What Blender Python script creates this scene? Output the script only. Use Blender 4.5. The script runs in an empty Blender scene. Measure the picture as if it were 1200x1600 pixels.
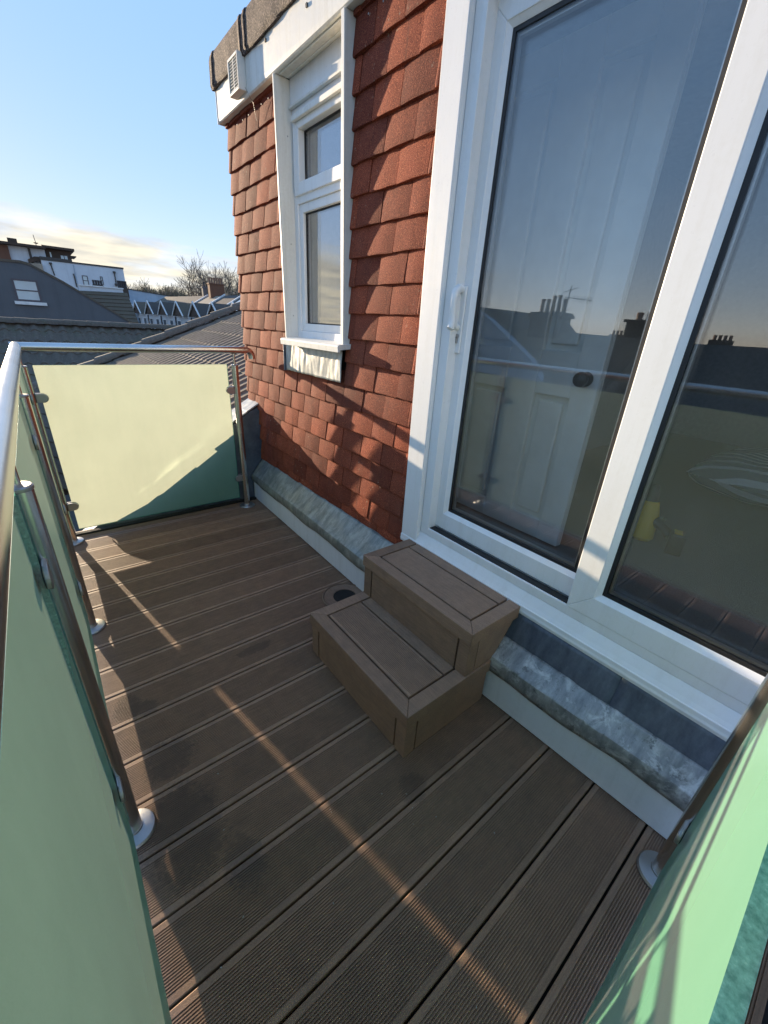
import bpy, bmesh, math, random
from mathutils import Vector, Matrix, noise
random.seed(7)
scene = bpy.context.scene
COL = scene.collection
PI = math.pi

# ------------------------------------------------------------------ camera
cam = bpy.data.cameras.new('camera')
cam.sensor_fit = 'VERTICAL'; cam.sensor_height = 24.0
cam.lens = 632.33 / 1600 * 24.0
cam.clip_start = 0.02; cam.clip_end = 3000
cam_ob = bpy.data.objects.new('camera', cam); COL.objects.link(cam_ob)
_r = Vector((0.78197, -0.62071, 0.05690)); _d = Vector((-0.21787, -0.35773, -0.90805)); _f = Vector((0.58399, 0.69768, -0.41497))
_m = Matrix((( _r.x, -_d.x, -_f.x, 0), (_r.y, -_d.y, -_f.y, 0), (_r.z, -_d.z, -_f.z, 0), (0, 0, 0, 1)))
_m.translation = Vector((0, 0, 1.2507))
cam_ob.matrix_world = _m
scene.camera = cam_ob

# ------------------------------------------------------------------ light
SUN_EL = math.radians(9.1); SUN_AZ = math.radians(-10.8)      # azimuth clockwise from +Y
scene.view_settings.view_transform = 'Standard'
scene.view_settings.look = 'None'
scene.view_settings.gamma = 1.0
scene.view_settings.use_curve_mapping = False
scene.view_settings.exposure = 2.65
world = bpy.data.worlds.new('World'); scene.world = world; world.use_nodes = True

def build_world():
    nt = world.node_tree; N = nt.nodes; L = nt.links
    bg = N['Background']
    sky = N.new('ShaderNodeTexSky'); sky.sky_type = 'NISHITA'; sky.sun_disc = False
    sky.sun_elevation = SUN_EL; sky.sun_rotation = SUN_AZ
    sky.air_density = 1.0; sky.dust_density = 0.05; sky.ozone_density = 4.0; sky.altitude = 50
    gm = N.new('ShaderNodeGamma'); gm.inputs[1].default_value = 0.15; L.new(sky.outputs[0], gm.inputs[0])
    hs = N.new('ShaderNodeHueSaturation'); hs.inputs['Saturation'].default_value = 3.1; hs.inputs['Hue'].default_value = 0.505
    tn = N.new('ShaderNodeMix'); tn.data_type = 'RGBA'; tn.blend_type = 'MULTIPLY'; tn.inputs[0].default_value = 1.0
    L.new(gm.outputs[0], tn.inputs[6]); tn.inputs[7].default_value = (1.0, 0.97, 1.0, 1)
    L.new(tn.outputs[2], hs.inputs['Color'])
    tc = N.new('ShaderNodeTexCoord')
    sep = N.new('ShaderNodeSeparateXYZ'); L.new(tc.outputs['Generated'], sep.inputs[0])
    def mth(op, a, b=None, c=None, clamp=False):
        n = N.new('ShaderNodeMath'); n.operation = op; n.use_clamp = clamp
        for i, q in enumerate((a, b, c)):
            if q is None: continue
            if hasattr(q, 'node'): L.new(q, n.inputs[i])
            else: n.inputs[i].default_value = q
        return n.outputs[0]
    zz = mth('ADD', mth('MAXIMUM', sep.outputs[2], 0.0), 0.09)
    px = mth('DIVIDE', sep.outputs[0], zz); py = mth('DIVIDE', sep.outputs[1], zz)
    cmb = N.new('ShaderNodeCombineXYZ'); L.new(px, cmb.inputs[0]); L.new(py, cmb.inputs[1])
    n1 = N.new('ShaderNodeTexNoise'); n1.inputs['Scale'].default_value = 0.55; n1.inputs['Detail'].default_value = 7; n1.inputs['Roughness'].default_value = 0.58
    L.new(cmb.outputs[0], n1.inputs['Vector'])
    # bank of low cloud round the horizon, thinning with height and away from the sun
    band = N.new('ShaderNodeMapRange'); band.interpolation_type = 'SMOOTHSTEP'
    band.inputs[1].default_value = 0.07; band.inputs[2].default_value = 0.23; band.inputs[3].default_value = 1.0; band.inputs[4].default_value = 0.0
    L.new(sep.outputs[2], band.inputs[0])
    az = mth('ADD', mth('MULTIPLY', sep.outputs[0], math.sin(SUN_AZ)), mth('MULTIPLY', sep.outputs[1], math.cos(SUN_AZ)))
    azm = N.new('ShaderNodeMapRange'); azm.interpolation_type = 'SMOOTHSTEP'
    azm.inputs[1].default_value = 0.66; azm.inputs[2].default_value = 0.95; azm.inputs[3].default_value = 0.0; azm.inputs[4].default_value = 1.0
    L.new(az, azm.inputs[0])
    dens = mth('ADD', n1.outputs[0], mth('MULTIPLY', mth('MULTIPLY', band.outputs[0], azm.outputs[0]), 0.42))
    cl = N.new('ShaderNodeMapRange'); cl.interpolation_type = 'SMOOTHSTEP'
    cl.inputs[1].default_value = 0.70; cl.inputs[2].default_value = 0.92; cl.inputs[3].default_value = 0.0; cl.inputs[4].default_value = 0.9
    L.new(dens, cl.inputs[0])
    mix = N.new('ShaderNodeMix'); mix.data_type = 'RGBA'
    L.new(cl.outputs[0], mix.inputs[0]); L.new(hs.outputs[0], mix.inputs[6])
    n2 = N.new('ShaderNodeTexNoise'); n2.inputs['Scale'].default_value = 1.7; n2.inputs['Detail'].default_value = 5
    L.new(cmb.outputs[0], n2.inputs['Vector'])
    cr = N.new('ShaderNodeValToRGB'); cr.color_ramp.elements[0].color = (0.80, 0.76, 0.66, 1); cr.color_ramp.elements[1].color = (1.25, 1.12, 0.85, 1)
    cr.color_ramp.elements[0].position = 0.36; cr.color_ramp.elements[1].position = 0.6
    L.new(n2.outputs[0], cr.inputs[0]); L.new(cr.outputs[0], mix.inputs[7])
    L.new(mix.outputs[2], bg.inputs[0])
    bg.inputs[1].default_value = 0.15
build_world()
sun = bpy.data.lights.new('sun', 'SUN'); sun.energy = 2.0; sun.angle = math.radians(0.5); sun.color = (1.0, 0.80, 0.56)
sun_ob = bpy.data.objects.new('sun', sun); COL.objects.link(sun_ob)
_sd = Vector((math.sin(SUN_AZ) * math.cos(SUN_EL), math.cos(SUN_AZ) * math.cos(SUN_EL), math.sin(SUN_EL)))
sun_ob.rotation_euler = _sd.to_track_quat('Z', 'Y').to_euler()
sun_ob.location = _sd * 30

# ------------------------------------------------------------------ materials
class NT:
    def __init__(s, name):
        s.m = bpy.data.materials.new(name); s.m.use_nodes = True
        s.t = s.m.node_tree; s.N = s.t.nodes; s.L = s.t.links
        s.b = s.N['Principled BSDF']; s.out = s.N['Material Output']
        s._tc = None
    def n(s, typ, **kw):
        x = s.N.new(typ)
        for k, v in kw.items(): setattr(x, k, v)
        return x
    def set(s, node, **kw):
        for k, v in kw.items():
            i = node.inputs[k.replace('_', ' ')] if isinstance(k, str) else node.inputs[k]
            if hasattr(v, 'node'): s.L.new(v, i)
            else: i.default_value = v
        return node
    def tc(s, out='Object', scale=None, rand=True):
        if s._tc is None: s._tc = s.n('ShaderNodeTexCoord')
        o = s._tc.outputs[out]
        if rand and out == 'Object':
            oi = s.n('ShaderNodeObjectInfo'); mul = s.n('ShaderNodeMath', operation='MULTIPLY'); s.L.new(oi.outputs['Random'], mul.inputs[0]); mul.inputs[1].default_value = 37.0
            ad = s.n('ShaderNodeVectorMath', operation='ADD'); s.L.new(o, ad.inputs[0]); s.L.new(mul.outputs[0], ad.inputs[1]); o = ad.outputs[0]
        if scale:
            mp = s.n('ShaderNodeMapping'); s.L.new(o, mp.inputs[0]); mp.inputs['Scale'].default_value = scale; o = mp.outputs[0]
        return o
    def geo(s, scale=None):
        g = s.n('ShaderNodeNewGeometry'); o = g.outputs['Position']
        if scale:
            mp = s.n('ShaderNodeMapping'); s.L.new(o, mp.inputs[0]); mp.inputs['Scale'].default_value = scale; o = mp.outputs[0]
        return o
    def noise(s, vec, scale, detail=4, rough=0.55, dist=0.0):
        x = s.n('ShaderNodeTexNoise'); s.L.new(vec, x.inputs['Vector'])
        x.inputs['Scale'].default_value = scale; x.inputs['Detail'].default_value = detail; x.inputs['Roughness'].default_value = rough; x.inputs['Distortion'].default_value = dist
        return x.outputs[0]
    def ramp(s, fac, stops):
        x = s.n('ShaderNodeValToRGB'); e = x.color_ramp.elements
        while len(e) < len(stops): e.new(0.5)
        for i, (p, c) in enumerate(stops):
            e[i].position = p; e[i].color = (c[0], c[1], c[2], 1) if len(c) == 3 else c
        s.L.new(fac, x.inputs[0]); return x.outputs[0]
    def mr(s, v, a, b, c=0.0, d=1.0):
        x = s.n('ShaderNodeMapRange'); s.L.new(v, x.inputs[0])
        for i, q in enumerate((a, b, c, d)): x.inputs[i + 1].default_value = q
        return x.outputs[0]
    def math(s, op, a, b=None, clamp=False):
        x = s.n('ShaderNodeMath', operation=op); x.use_clamp = clamp
        for i, q in enumerate((a, b)):
            if q is None: continue
            if hasattr(q, 'node'): s.L.new(q, x.inputs[i])
            else: x.inputs[i].default_value = q
        return x.outputs[0]
    def mix(s, fac, a, b, mode='MIX'):
        x = s.n('ShaderNodeMix', data_type='RGBA', blend_type=mode)
        for i, q in ((0, fac), (6, a), (7, b)):
            if hasattr(q, 'node'): s.L.new(q, x.inputs[i])
            else: x.inputs[i].default_value = q if i == 0 else (q[0], q[1], q[2], 1)
        return x.outputs[2]
    def bump(s, h, strength=0.3, dist=0.01):
        x = s.n('ShaderNodeBump'); s.L.new(h, x.inputs['Height']); x.inputs['Strength'].default_value = strength; x.inputs['Distance'].default_value = dist
        s.L.new(x.outputs[0], s.b.inputs['Normal']); return x.outputs[0]
    def base(s, c, rough=0.5, metal=0.0, spec=0.5):
        if hasattr(c, 'node'): s.L.new(c, s.b.inputs['Base Color'])
        else: s.b.inputs['Base Color'].default_value = (c[0], c[1], c[2], 1)
        if hasattr(rough, 'node'): s.L.new(rough, s.b.inputs['Roughness'])
        else: s.b.inputs['Roughness'].default_value = rough
        s.b.inputs['Metallic'].default_value = metal
        s.b.inputs['Specular IOR Level'].default_value = spec
        return s

MAT = {}
def simple(name, col, rough=0.5, metal=0.0, var=0.12, scale=30.0, bump=0.0, spec=0.5):
    k = NT(name); v = k.noise(k.tc(), scale, 5, 0.6)
    lo = tuple(c * (1 - var) for c in col); hi = tuple(min(1, c * (1 + var)) for c in col)
    k.base(k.ramp(v, [(0.3, lo), (0.7, hi)]), k.mr(v, 0.3, 0.7, rough * 0.88, min(1, rough * 1.12)), metal, spec)
    if bump: k.bump(v, bump, 0.004)
    MAT[name] = k.m; return k.m

def mat_composite(name, col, wet=False, grain=(2.5, 60, 60)):
    k = NT(name); o = k.tc()
    fine = k.noise(o, 420, 3, 0.7); mid = k.noise(o, 22, 4, 0.6); st = k.noise(k.tc(scale=grain), 5, 4, 0.6)
    oi = k.n('ShaderNodeObjectInfo')
    c = k.ramp(fine, [(0.3, tuple(x * 0.72 for x in col)), (0.62, col), (0.8, tuple(x * 1.45 for x in col))])
    c = k.mix(0.5, c, k.ramp(mid, [(0.3, (0.72, 0.72, 0.74)), (0.7, (1.2, 1.17, 1.12))]), 'MULTIPLY')
    c = k.mix(0.6, c, k.ramp(st, [(0.3, (0.70, 0.70, 0.70)), (0.7, (1.25, 1.25, 1.25))]), 'MULTIPLY')
    tone = k.n('ShaderNodeCombineColor')
    for i in range(3): k.L.new(k.mr(oi.outputs['Random'], 0, 1, 0.80, 1.16), tone.inputs[i])
    c = k.mix(1.0, c, tone.outputs[0], 'MULTIPLY')
    # pale scuffs and crumbs of dust
    vor = k.n('ShaderNodeTexVoronoi'); k.L.new(o, vor.inputs['Vector']); vor.inputs['Scale'].default_value = 26
    sp = k.mr(vor.outputs['Distance'], 0.035, 0.07, 1.0, 0.0)
    gate = k.mr(k.noise(o, 3.1, 2), 0.58, 0.62)
    c = k.mix(k.math('MULTIPLY', k.math('MULTIPLY', sp, gate), 0.55), c, (0.42, 0.39, 0.33))
    rough = k.mr(fine, 0.2, 0.8, 0.46, 0.70)
    if wet:
        g = k.geo(); sp3 = k.n('ShaderNodeSeparateXYZ'); k.L.new(g, sp3.inputs[0])
        total = None
        for (cx, cy, rx, ry) in ((0.03, 0.78, 0.13, 0.20), (0.13, 0.62, 0.07, 0.09), (0.05, 1.02, 0.10, 0.10), (-0.02, 1.28, 0.06, 0.09), (0.03, 1.25, 0.05, 0.05), (0.44, 1.31, 0.11, 0.035), (0.60, 0.50, 0.06, 0.06)):
            dx = k.math('DIVIDE', k.math('SUBTRACT', sp3.outputs[0], cx), rx); dy = k.math('DIVIDE', k.math('SUBTRACT', sp3.outputs[1], cy), ry)
            d = k.math('ADD', k.math('MULTIPLY', dx, dx), k.math('MULTIPLY', dy, dy))
            v = k.math('SUBTRACT', 1.0, d, True)
            total = v if total is None else k.math('MAXIMUM', total, v)
        wn = k.noise(k.geo((1.0, 1.5, 1.0)), 75, 5, 0.8); wl = k.noise(g, 16, 4, 0.65)
        wm = k.mr(k.math('ADD', k.math('MULTIPLY', total, 0.36), k.math('ADD', k.math('MULTIPLY', wn, 0.75), k.math('MULTIPLY', wl, 0.35))), 0.70, 0.78)
        wm = k.math('MULTIPLY', wm, k.mr(total, 0.0, 0.25))
        c = k.mix(k.math('MULTIPLY', wm, 0.36), c, (0.020, 0.016, 0.013))
        rough = k.math('SUBTRACT', rough, k.math('MULTIPLY', wm, 0.18))
    k.base(c, rough, 0, 0.35); k.bump(fine, 0.35, 0.0015)
    MAT[name] = k.m
mat_composite('deck_composite', (0.300, 0.188, 0.122), True)
mat_composite('step_composite', (0.285, 0.182, 0.122), False, (70, 3, 70))
simple('gap_dark', (0.012, 0.011, 0.010), 0.9)

def mat_steel():
    k = NT('brushed_steel')
    g = k.geo(); b = k.noise(g, 6, 3); a = k.noise(k.geo((260, 260, 5)), 1.0, 3, 0.6)
    k.base(k.ramp(b, [(0.3, (0.60, 0.58, 0.55)), (0.7, (0.70, 0.68, 0.645))]), k.mr(b, 0.3, 0.7, 0.21, 0.27), 1.0)
    MAT['brushed_steel'] = k.m
    k = NT('clamp_steel'); b = k.noise(k.tc(), 200, 3)
    k.base((0.42, 0.41, 0.40), k.mr(b, 0.3, 0.7, 0.34, 0.5), 1.0); MAT['clamp_steel'] = k.m
mat_steel()

def mat_frost():
    k = NT('frosted_face'); N = k.N
    N.remove(k.b)
    o = k.geo(); v = k.noise(o, 5.0, 5, 0.6); f = k.noise(o, 900, 2, 0.5); s = k.noise(k.geo((1, 1, 0.15)), 26, 4, 0.7)
    vor = k.n('ShaderNodeTexVoronoi'); k.L.new(o, vor.inputs['Vector']); vor.inputs['Scale'].default_value = 90
    speck = k.math('MULTIPLY', k.mr(vor.outputs['Distance'], 0.03, 0.09, 1, 0), k.mr(k.noise(o, 7, 2), 0.5, 0.62))
    dcol = k.mix(k.math('MULTIPLY', speck, 0.5), k.ramp(v, [(0.3, (0.28, 0.56, 0.43)), (0.7, (0.32, 0.61, 0.47))]), (0.8, 0.82, 0.74))
    tcol = k.ramp(k.math('ADD', k.math('MULTIPLY', s, 0.5), k.math('MULTIPLY', v, 0.5)), [(0.3, (0.335, 0.350, 0.290)), (0.7, (0.395, 0.410, 0.340))])
    tcol = k.mix(0.25, tcol, k.ramp(f, [(0.3, (0.7, 0.7, 0.7)), (0.7, (1.25, 1.25, 1.25))]), 'MULTIPLY')
    d = k.n('ShaderNodeBsdfDiffuse'); k.L.new(dcol, d.inputs[0])
    t = k.n('ShaderNodeBsdfTranslucent'); k.L.new(tcol, t.inputs[0])
    m = k.n('ShaderNodeMixShader'); m.inputs[0].default_value = 0.56; k.L.new(d.outputs[0], m.inputs[1]); k.L.new(t.outputs[0], m.inputs[2])
    rf = k.n('ShaderNodeBsdfRefraction'); rf.inputs['Roughness'].default_value = 0.62; rf.inputs['IOR'].default_value = 1.12; k.L.new(k.mix(1.0, tcol, (1.35, 1.45, 1.35), 'MULTIPLY'), rf.inputs[0])
    m2 = k.n('ShaderNodeMixShader'); m2.inputs[0].default_value = 0.06; k.L.new(m.outputs[0], m2.inputs[1]); k.L.new(rf.outputs[0], m2.inputs[2])
    k.L.new(m2.outputs[0], k.out.inputs[0]); MAT['frosted_face'] = k.m

def mat_pane(name, tint, f0, rough=0.0, grime=0.0, graze=None):
    k = NT(name); k.N.remove(k.b)
    lw = k.n('ShaderNodeLayerWeight'); lw.inputs[0].default_value = 0.5
    fr = k.math('ADD', k.math('MULTIPLY', k.math('POWER', lw.outputs['Facing'], 5.0), 0.30 if graze else 0.85), f0, True)
    tr = k.n('ShaderNodeBsdfTransparent'); tr.inputs[0].default_value = (*tint, 1)
    if graze: k.L.new(k.mix(k.mr(lw.outputs['Facing'], 0.2, 0.75), tint, graze), tr.inputs[0])
    gl = k.n('ShaderNodeBsdfGlossy'); gl.inputs['Roughness'].default_value = rough; gl.inputs[0].default_value = (1, 1, 1, 1)
    wob = k.noise(k.geo(), 2.2, 2); bmp = k.n('ShaderNodeBump'); bmp.inputs['Strength'].default_value = 0.02; bmp.inputs['Distance'].default_value = 0.02
    k.L.new(wob, bmp.inputs['Height']); k.L.new(bmp.outputs[0], gl.inputs['Normal'])
    m = k.n('ShaderNodeMixShader'); k.L.new(fr, m.inputs[0]); k.L.new(tr.outputs[0], m.inputs[1]); k.L.new(gl.outputs[0], m.inputs[2])
    last = m.outputs[0]
    if grime:
        d = k.n('ShaderNodeBsdfDiffuse'); d.inputs[0].default_value = (0.6, 0.62, 0.6, 1)
        g = k.mr(k.noise(k.geo(), 6, 6, 0.7), 0.45, 0.8, 0.0, grime)
        m2 = k.n('ShaderNodeMixShader'); k.L.new(g, m2.inputs[0]); k.L.new(last, m2.inputs[1]); k.L.new(d.outputs[0], m2.inputs[2]); last = m2.outputs[0]
    k.L.new(last, k.out.inputs[0]); MAT[name] = k.m
mat_frost()
mat_pane('panel_clear_face', (0.94, 0.97, 0.94), 0.03, 0.38, graze=(0.80, 1.0, 0.88))
mat_pane('door_glass', (0.975, 0.985, 0.98), 0.066, 0.0, 0.012)
mat_pane('window_glass', (0.93, 0.95, 0.95), 0.24, 0.0, 0.02)
def mat_edge():
    k = NT('glass_edge'); k.N.remove(k.b)
    o = k.geo(); v = k.noise(o, 170, 4, 0.7)
    c = k.ramp(v, [(0.35, (0.03, 0.20, 0.15)), (0.62, (0.14, 0.42, 0.34)), (0.80, (0.60, 0.80, 0.74))])
    d = k.n('ShaderNodeBsdfTranslucent'); k.L.new(c, d.inputs[0])
    g = k.n('ShaderNodeBsdfGlossy'); g.inputs['Roughness'].default_value = 0.25
    df = k.n('ShaderNodeBsdfDiffuse'); k.L.new(c, df.inputs[0])
    m1 = k.n('ShaderNodeMixShader'); m1.inputs[0].default_value = 0.5; k.L.new(d.outputs[0], m1.inputs[1]); k.L.new(df.outputs[0], m1.inputs[2])
    m = k.n('ShaderNodeMixShader'); m.inputs[0].default_value = 0.15; k.L.new(m1.outputs[0], m.inputs[1]); k.L.new(g.outputs[0], m.inputs[2])
    k.L.new(m.outputs[0], k.out.inputs[0]); MAT['glass_edge'] = k.m
mat_edge()

def mat_upvc(name, col, dirt, dcol=(0.42, 0.38, 0.28), rough=0.3):
    k = NT(name); g = k.geo((1, 1, 1)); st = k.noise(k.geo((26, 26, 1.6)), 1.0, 5, 0.65); sp = k.noise(g, 60, 4, 0.7); big = k.noise(g, 3, 3)
    f = k.math('MULTIPLY', k.mr(k.math('ADD', k.math('MULTIPLY', st, 0.7), k.math('MULTIPLY', sp, 0.3)), 0.48, 0.75), dirt, True)
    c = k.mix(f, k.ramp(big, [(0.3, tuple(x * 0.95 for x in col)), (0.7, col)]), dcol)
    k.base(c, k.mr(sp, 0.3, 0.7, rough * 0.85, rough * 1.3), 0, 0.5); k.bump(big, 0.04, 0.01); MAT[name] = k.m
mat_upvc('white_upvc', (0.80, 0.80, 0.79), 0.22)
mat_upvc('weathered_upvc', (0.76, 0.74, 0.68), 0.45, (0.40, 0.35, 0.24), 0.4)
mat_upvc('upstand_white', (0.72, 0.74, 0.76), 0.35, (0.42, 0.42, 0.40), 0.4)

def mat_tile():
    k = NT('red_tile'); o = k.tc(); oi = k.n('ShaderNodeObjectInfo')
    gr = k.noise(o, 330, 3, 0.75); gr2 = k.noise(o, 140, 4, 0.7); mid = k.noise(o, 16, 4, 0.6)
    c = k.ramp(gr, [(0.34, (0.060, 0.015, 0.010)), (0.48, (0.215, 0.050, 0.027)), (0.59, (0.325, 0.080, 0.040)), (0.68, (0.64, 0.26, 0.13))])
    c = k.mix(0.45, c, k.ramp(mid, [(0.3, (0.72, 0.68, 0.66)), (0.7, (1.2, 1.2, 1.18))]), 'MULTIPLY')
    w = k.mr(k.math('ADD', k.math('MULTIPLY', k.noise(k.geo(), 3.0, 4), 0.7), k.math('MULTIPLY', gr2, 0.3)), 0.52, 0.68, 0, 0.45)
    c = k.mix(w, c, (0.13, 0.066, 0.048))
    tn = k.ramp(oi.outputs['Random'], [(0.0, (0.66, 0.60, 0.62)), (0.3, (0.88, 0.84, 0.84)), (0.7, (1.08, 1.02, 0.98)), (1.0, (1.36, 1.22, 1.08))])
    c = k.mix(1.0, c, tn, 'MULTIPLY')
    run = k.mr(k.noise(k.geo((14, 14, 0.9)), 1.0, 4, 0.7), 0.56, 0.72, 0, 0.5)
    c = k.mix(run, c, (0.085, 0.040, 0.030))
    lich = k.math('MULTIPLY', k.mr(k.noise(k.geo(), 55, 3, 0.6), 0.66, 0.70), k.mr(k.noise(k.geo(), 2.2, 2), 0.5, 0.6))
    c = k.mix(k.math('MULTIPLY', lich, 0.55), c, (0.42, 0.38, 0.28))
    k.base(c, 0.86, 0, 0.25)
    k.bump(k.math('ADD', k.math('MULTIPLY', gr, 0.55), k.math('MULTIPLY', gr2, 0.6)), 0.75, 0.0035); MAT['red_tile'] = k.m
mat_tile()

def mat_lead(name, lo, hi, spots, rough=0.45):
    k = NT(name); g = k.geo(); st = k.noise(k.geo((9, 30, 9)), 1.0, 5, 0.65); bl = k.noise(g, 13, 6, 0.7, 0.6); fine = k.noise(g, 130, 4, 0.7)
    c = k.mix(k.mr(st, 0.35, 0.68), lo, hi)
    c = k.mix(k.mr(bl, 0.5, 0.62, 0, 0.75 * spots), c, tuple(min(1, x * 1.75) for x in hi))
    c = k.mix(k.math('MULTIPLY', k.mr(k.noise(g, 24, 5, 0.75), 0.57, 0.64), 0.7 * spots), c, tuple(x * 0.35 for x in lo))
    c = k.mix(0.3, c, k.ramp(fine, [(0.3, (0.7, 0.7, 0.7)), (0.7, (1.2, 1.2, 1.2))]), 'MULTIPLY')
    k.base(c, k.mr(bl, 0.3, 0.7, rough * 0.75, rough * 1.35), 0.35, 0.4); k.bump(k.math('ADD', k.math('MULTIPLY', bl, 0.5), k.math('MULTIPLY', fine, 0.15)), 0.12, 0.005); MAT[name] = k.m
mat_lead('lead_green', (0.165, 0.180, 0.168), (0.36, 0.365, 0.32), 0.35)
mat_lead('lead_patchy', (0.19, 0.20, 0.20), (0.40, 0.40, 0.385), 0.9, 0.5)
mat_lead('lead_blue', (0.085, 0.100, 0.130), (0.160, 0.185, 0.225), 0.12, 0.42)
mat_lead('lead_bright', (0.30, 0.32, 0.33), (0.52, 0.51, 0.47), 0.2, 0.4)

def mat_felt():
    k = NT('mineral_felt'); o = k.geo(); a = k.noise(o, 150, 3, 0.8); b = k.noise(o, 12, 4)
    c = k.ramp(a, [(0.38, (0.020, 0.013, 0.010)), (0.52, (0.080, 0.054, 0.042)), (0.66, (0.42, 0.31, 0.25))])
    c = k.mix(0.5, c, k.ramp(b, [(0.3, (0.6, 0.6, 0.6)), (0.7, (1.2, 1.2, 1.2))]), 'MULTIPLY')
    k.base(c, 0.85); k.bump(a, 0.8, 0.005); MAT['mineral_felt'] = k.m
mat_felt()

def mat_roof(name, lo, hi, moss, mcol=(0.10, 0.10, 0.055)):
    k = NT(name); g = k.geo(); a = k.noise(g, 3.0, 6, 0.7); b = k.noise(g, 30, 4, 0.7); c2 = k.noise(g, 0.6, 3)
    c = k.mix(k.mr(b, 0.3, 0.7), lo, hi); c = k.mix(k.mr(a, 0.5, 0.66, 0, moss), c, mcol)
    c = k.mix(k.math('MULTIPLY', k.mr(k.noise(g, 17, 4, 0.8), 0.62, 0.68), 0.5), c, (0.34, 0.32, 0.26))
    c = k.mix(0.4, c, k.ramp(c2, [(0.3, (0.7, 0.7, 0.7)), (0.7, (1.2, 1.2, 1.2))]), 'MULTIPLY')
    k.base(c, 0.85); k.bump(b, 0.4, 0.01); MAT[name] = k.m
mat_roof('roof_ribbed', (0.105, 0.082, 0.062), (0.21, 0.165, 0.125), 0.3)
mat_roof('roof_dark', (0.075, 0.060, 0.046), (0.16, 0.128, 0.095), 0.55)
mat_roof('roof_brown', (0.075, 0.055, 0.036), (0.15, 0.11, 0.072), 0.4)
mat_roof('roof_slate', (0.055, 0.047, 0.042), (0.11, 0.095, 0.085), 0.25)

def mat_render(name, col, streak=0.3, dark=0.6):
    k = NT(name); g = k.geo(); a = k.noise(g, 0.7, 6, 0.65); st = k.noise(k.geo((2.2, 2.2, 0.16)), 1.0, 5, 0.7); f = k.noise(g, 22, 3)
    c = k.mix(k.math('MULTIPLY', k.mr(st, 0.5, 0.72), streak), col, tuple(x * dark for x in col))
    c = k.mix(0.5, c, k.ramp(a, [(0.3, (0.82, 0.82, 0.82)), (0.7, (1.1, 1.1, 1.1))]), 'MULTIPLY')
    k.base(c, 0.85, 0, 0.2); k.bump(f, 0.15, 0.02); MAT[name] = k.m
mat_render('grey_render', (0.125, 0.130, 0.138), 0.3)
mat_render('white_render', (0.62, 0.65, 0.68), 0.45, 0.7)
mat_render('blue_render', (0.40, 0.47, 0.54), 0.55, 0.7)
mat_render('tan_render', (0.36, 0.30, 0.23), 0.3)
mat_render('cladding_brown', (0.085, 0.060, 0.045), 0.3)
mat_render('brick_brown', (0.17, 0.085, 0.055), 0.4)
mat_render('brick_dark', (0.10, 0.075, 0.06), 0.4)
simple('pot_clay', (0.22, 0.13, 0.09), 0.8)
simple('pot_dark', (0.05, 0.045, 0.045), 0.8)
simple('white_trim', (0.70, 0.70, 0.68), 0.5, scale=4)
simple('window_dark', (0.03, 0.035, 0.042), 0.12, scale=1)
simple('window_pale', (0.50, 0.56, 0.56), 0.15, scale=1)
simple('frame_dark', (0.10, 0.085, 0.09), 0.6)  # dark colour of the distant window frames
simple('black_rubber', (0.012, 0.012, 0.013), 0.55)
simple('black_plastic', (0.018, 0.018, 0.019), 0.38)
simple('black_metal', (0.012, 0.012, 0.012), 0.3)
simple('yellow_plastic', (0.80, 0.48, 0.02), 0.4, scale=8)
simple('interior_paint', (0.34, 0.34, 0.33), 0.8)
simple('door_paint', (0.72, 0.73, 0.70), 0.4, scale=5)
simple('carpet', (0.15, 0.145, 0.14), 0.95, var=0.3, scale=160, bump=0.6)
simple('ground_town', (0.10, 0.095, 0.085), 0.95, var=0.4, scale=0.05)
simple('bark', (0.115, 0.095, 0.075), 0.9, var=0.3, scale=8)
simple('twig', (0.24, 0.19, 0.145), 0.9, var=0.3, scale=2)
simple('twig_green', (0.12, 0.115, 0.055), 0.9, var=0.4, scale=2)
simple('screw_dark', (0.06, 0.055, 0.05), 0.5)
simple('curtain', (0.36, 0.35, 0.32), 0.9)
def mat_stripe():
    k = NT('striped_cotton'); o = k.tc(rand=False); sx = k.n('ShaderNodeSeparateXYZ'); k.L.new(o, sx.inputs[0])
    w = k.math('SINE', k.math('MULTIPLY', sx.outputs[0], 95.0)); f = k.mr(w, 0.45, 0.62)
    k.base(k.mix(f, (0.16, 0.20, 0.24), (0.75, 0.78, 0.80)), 0.9); MAT['striped_cotton'] = k.m
mat_stripe()

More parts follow.
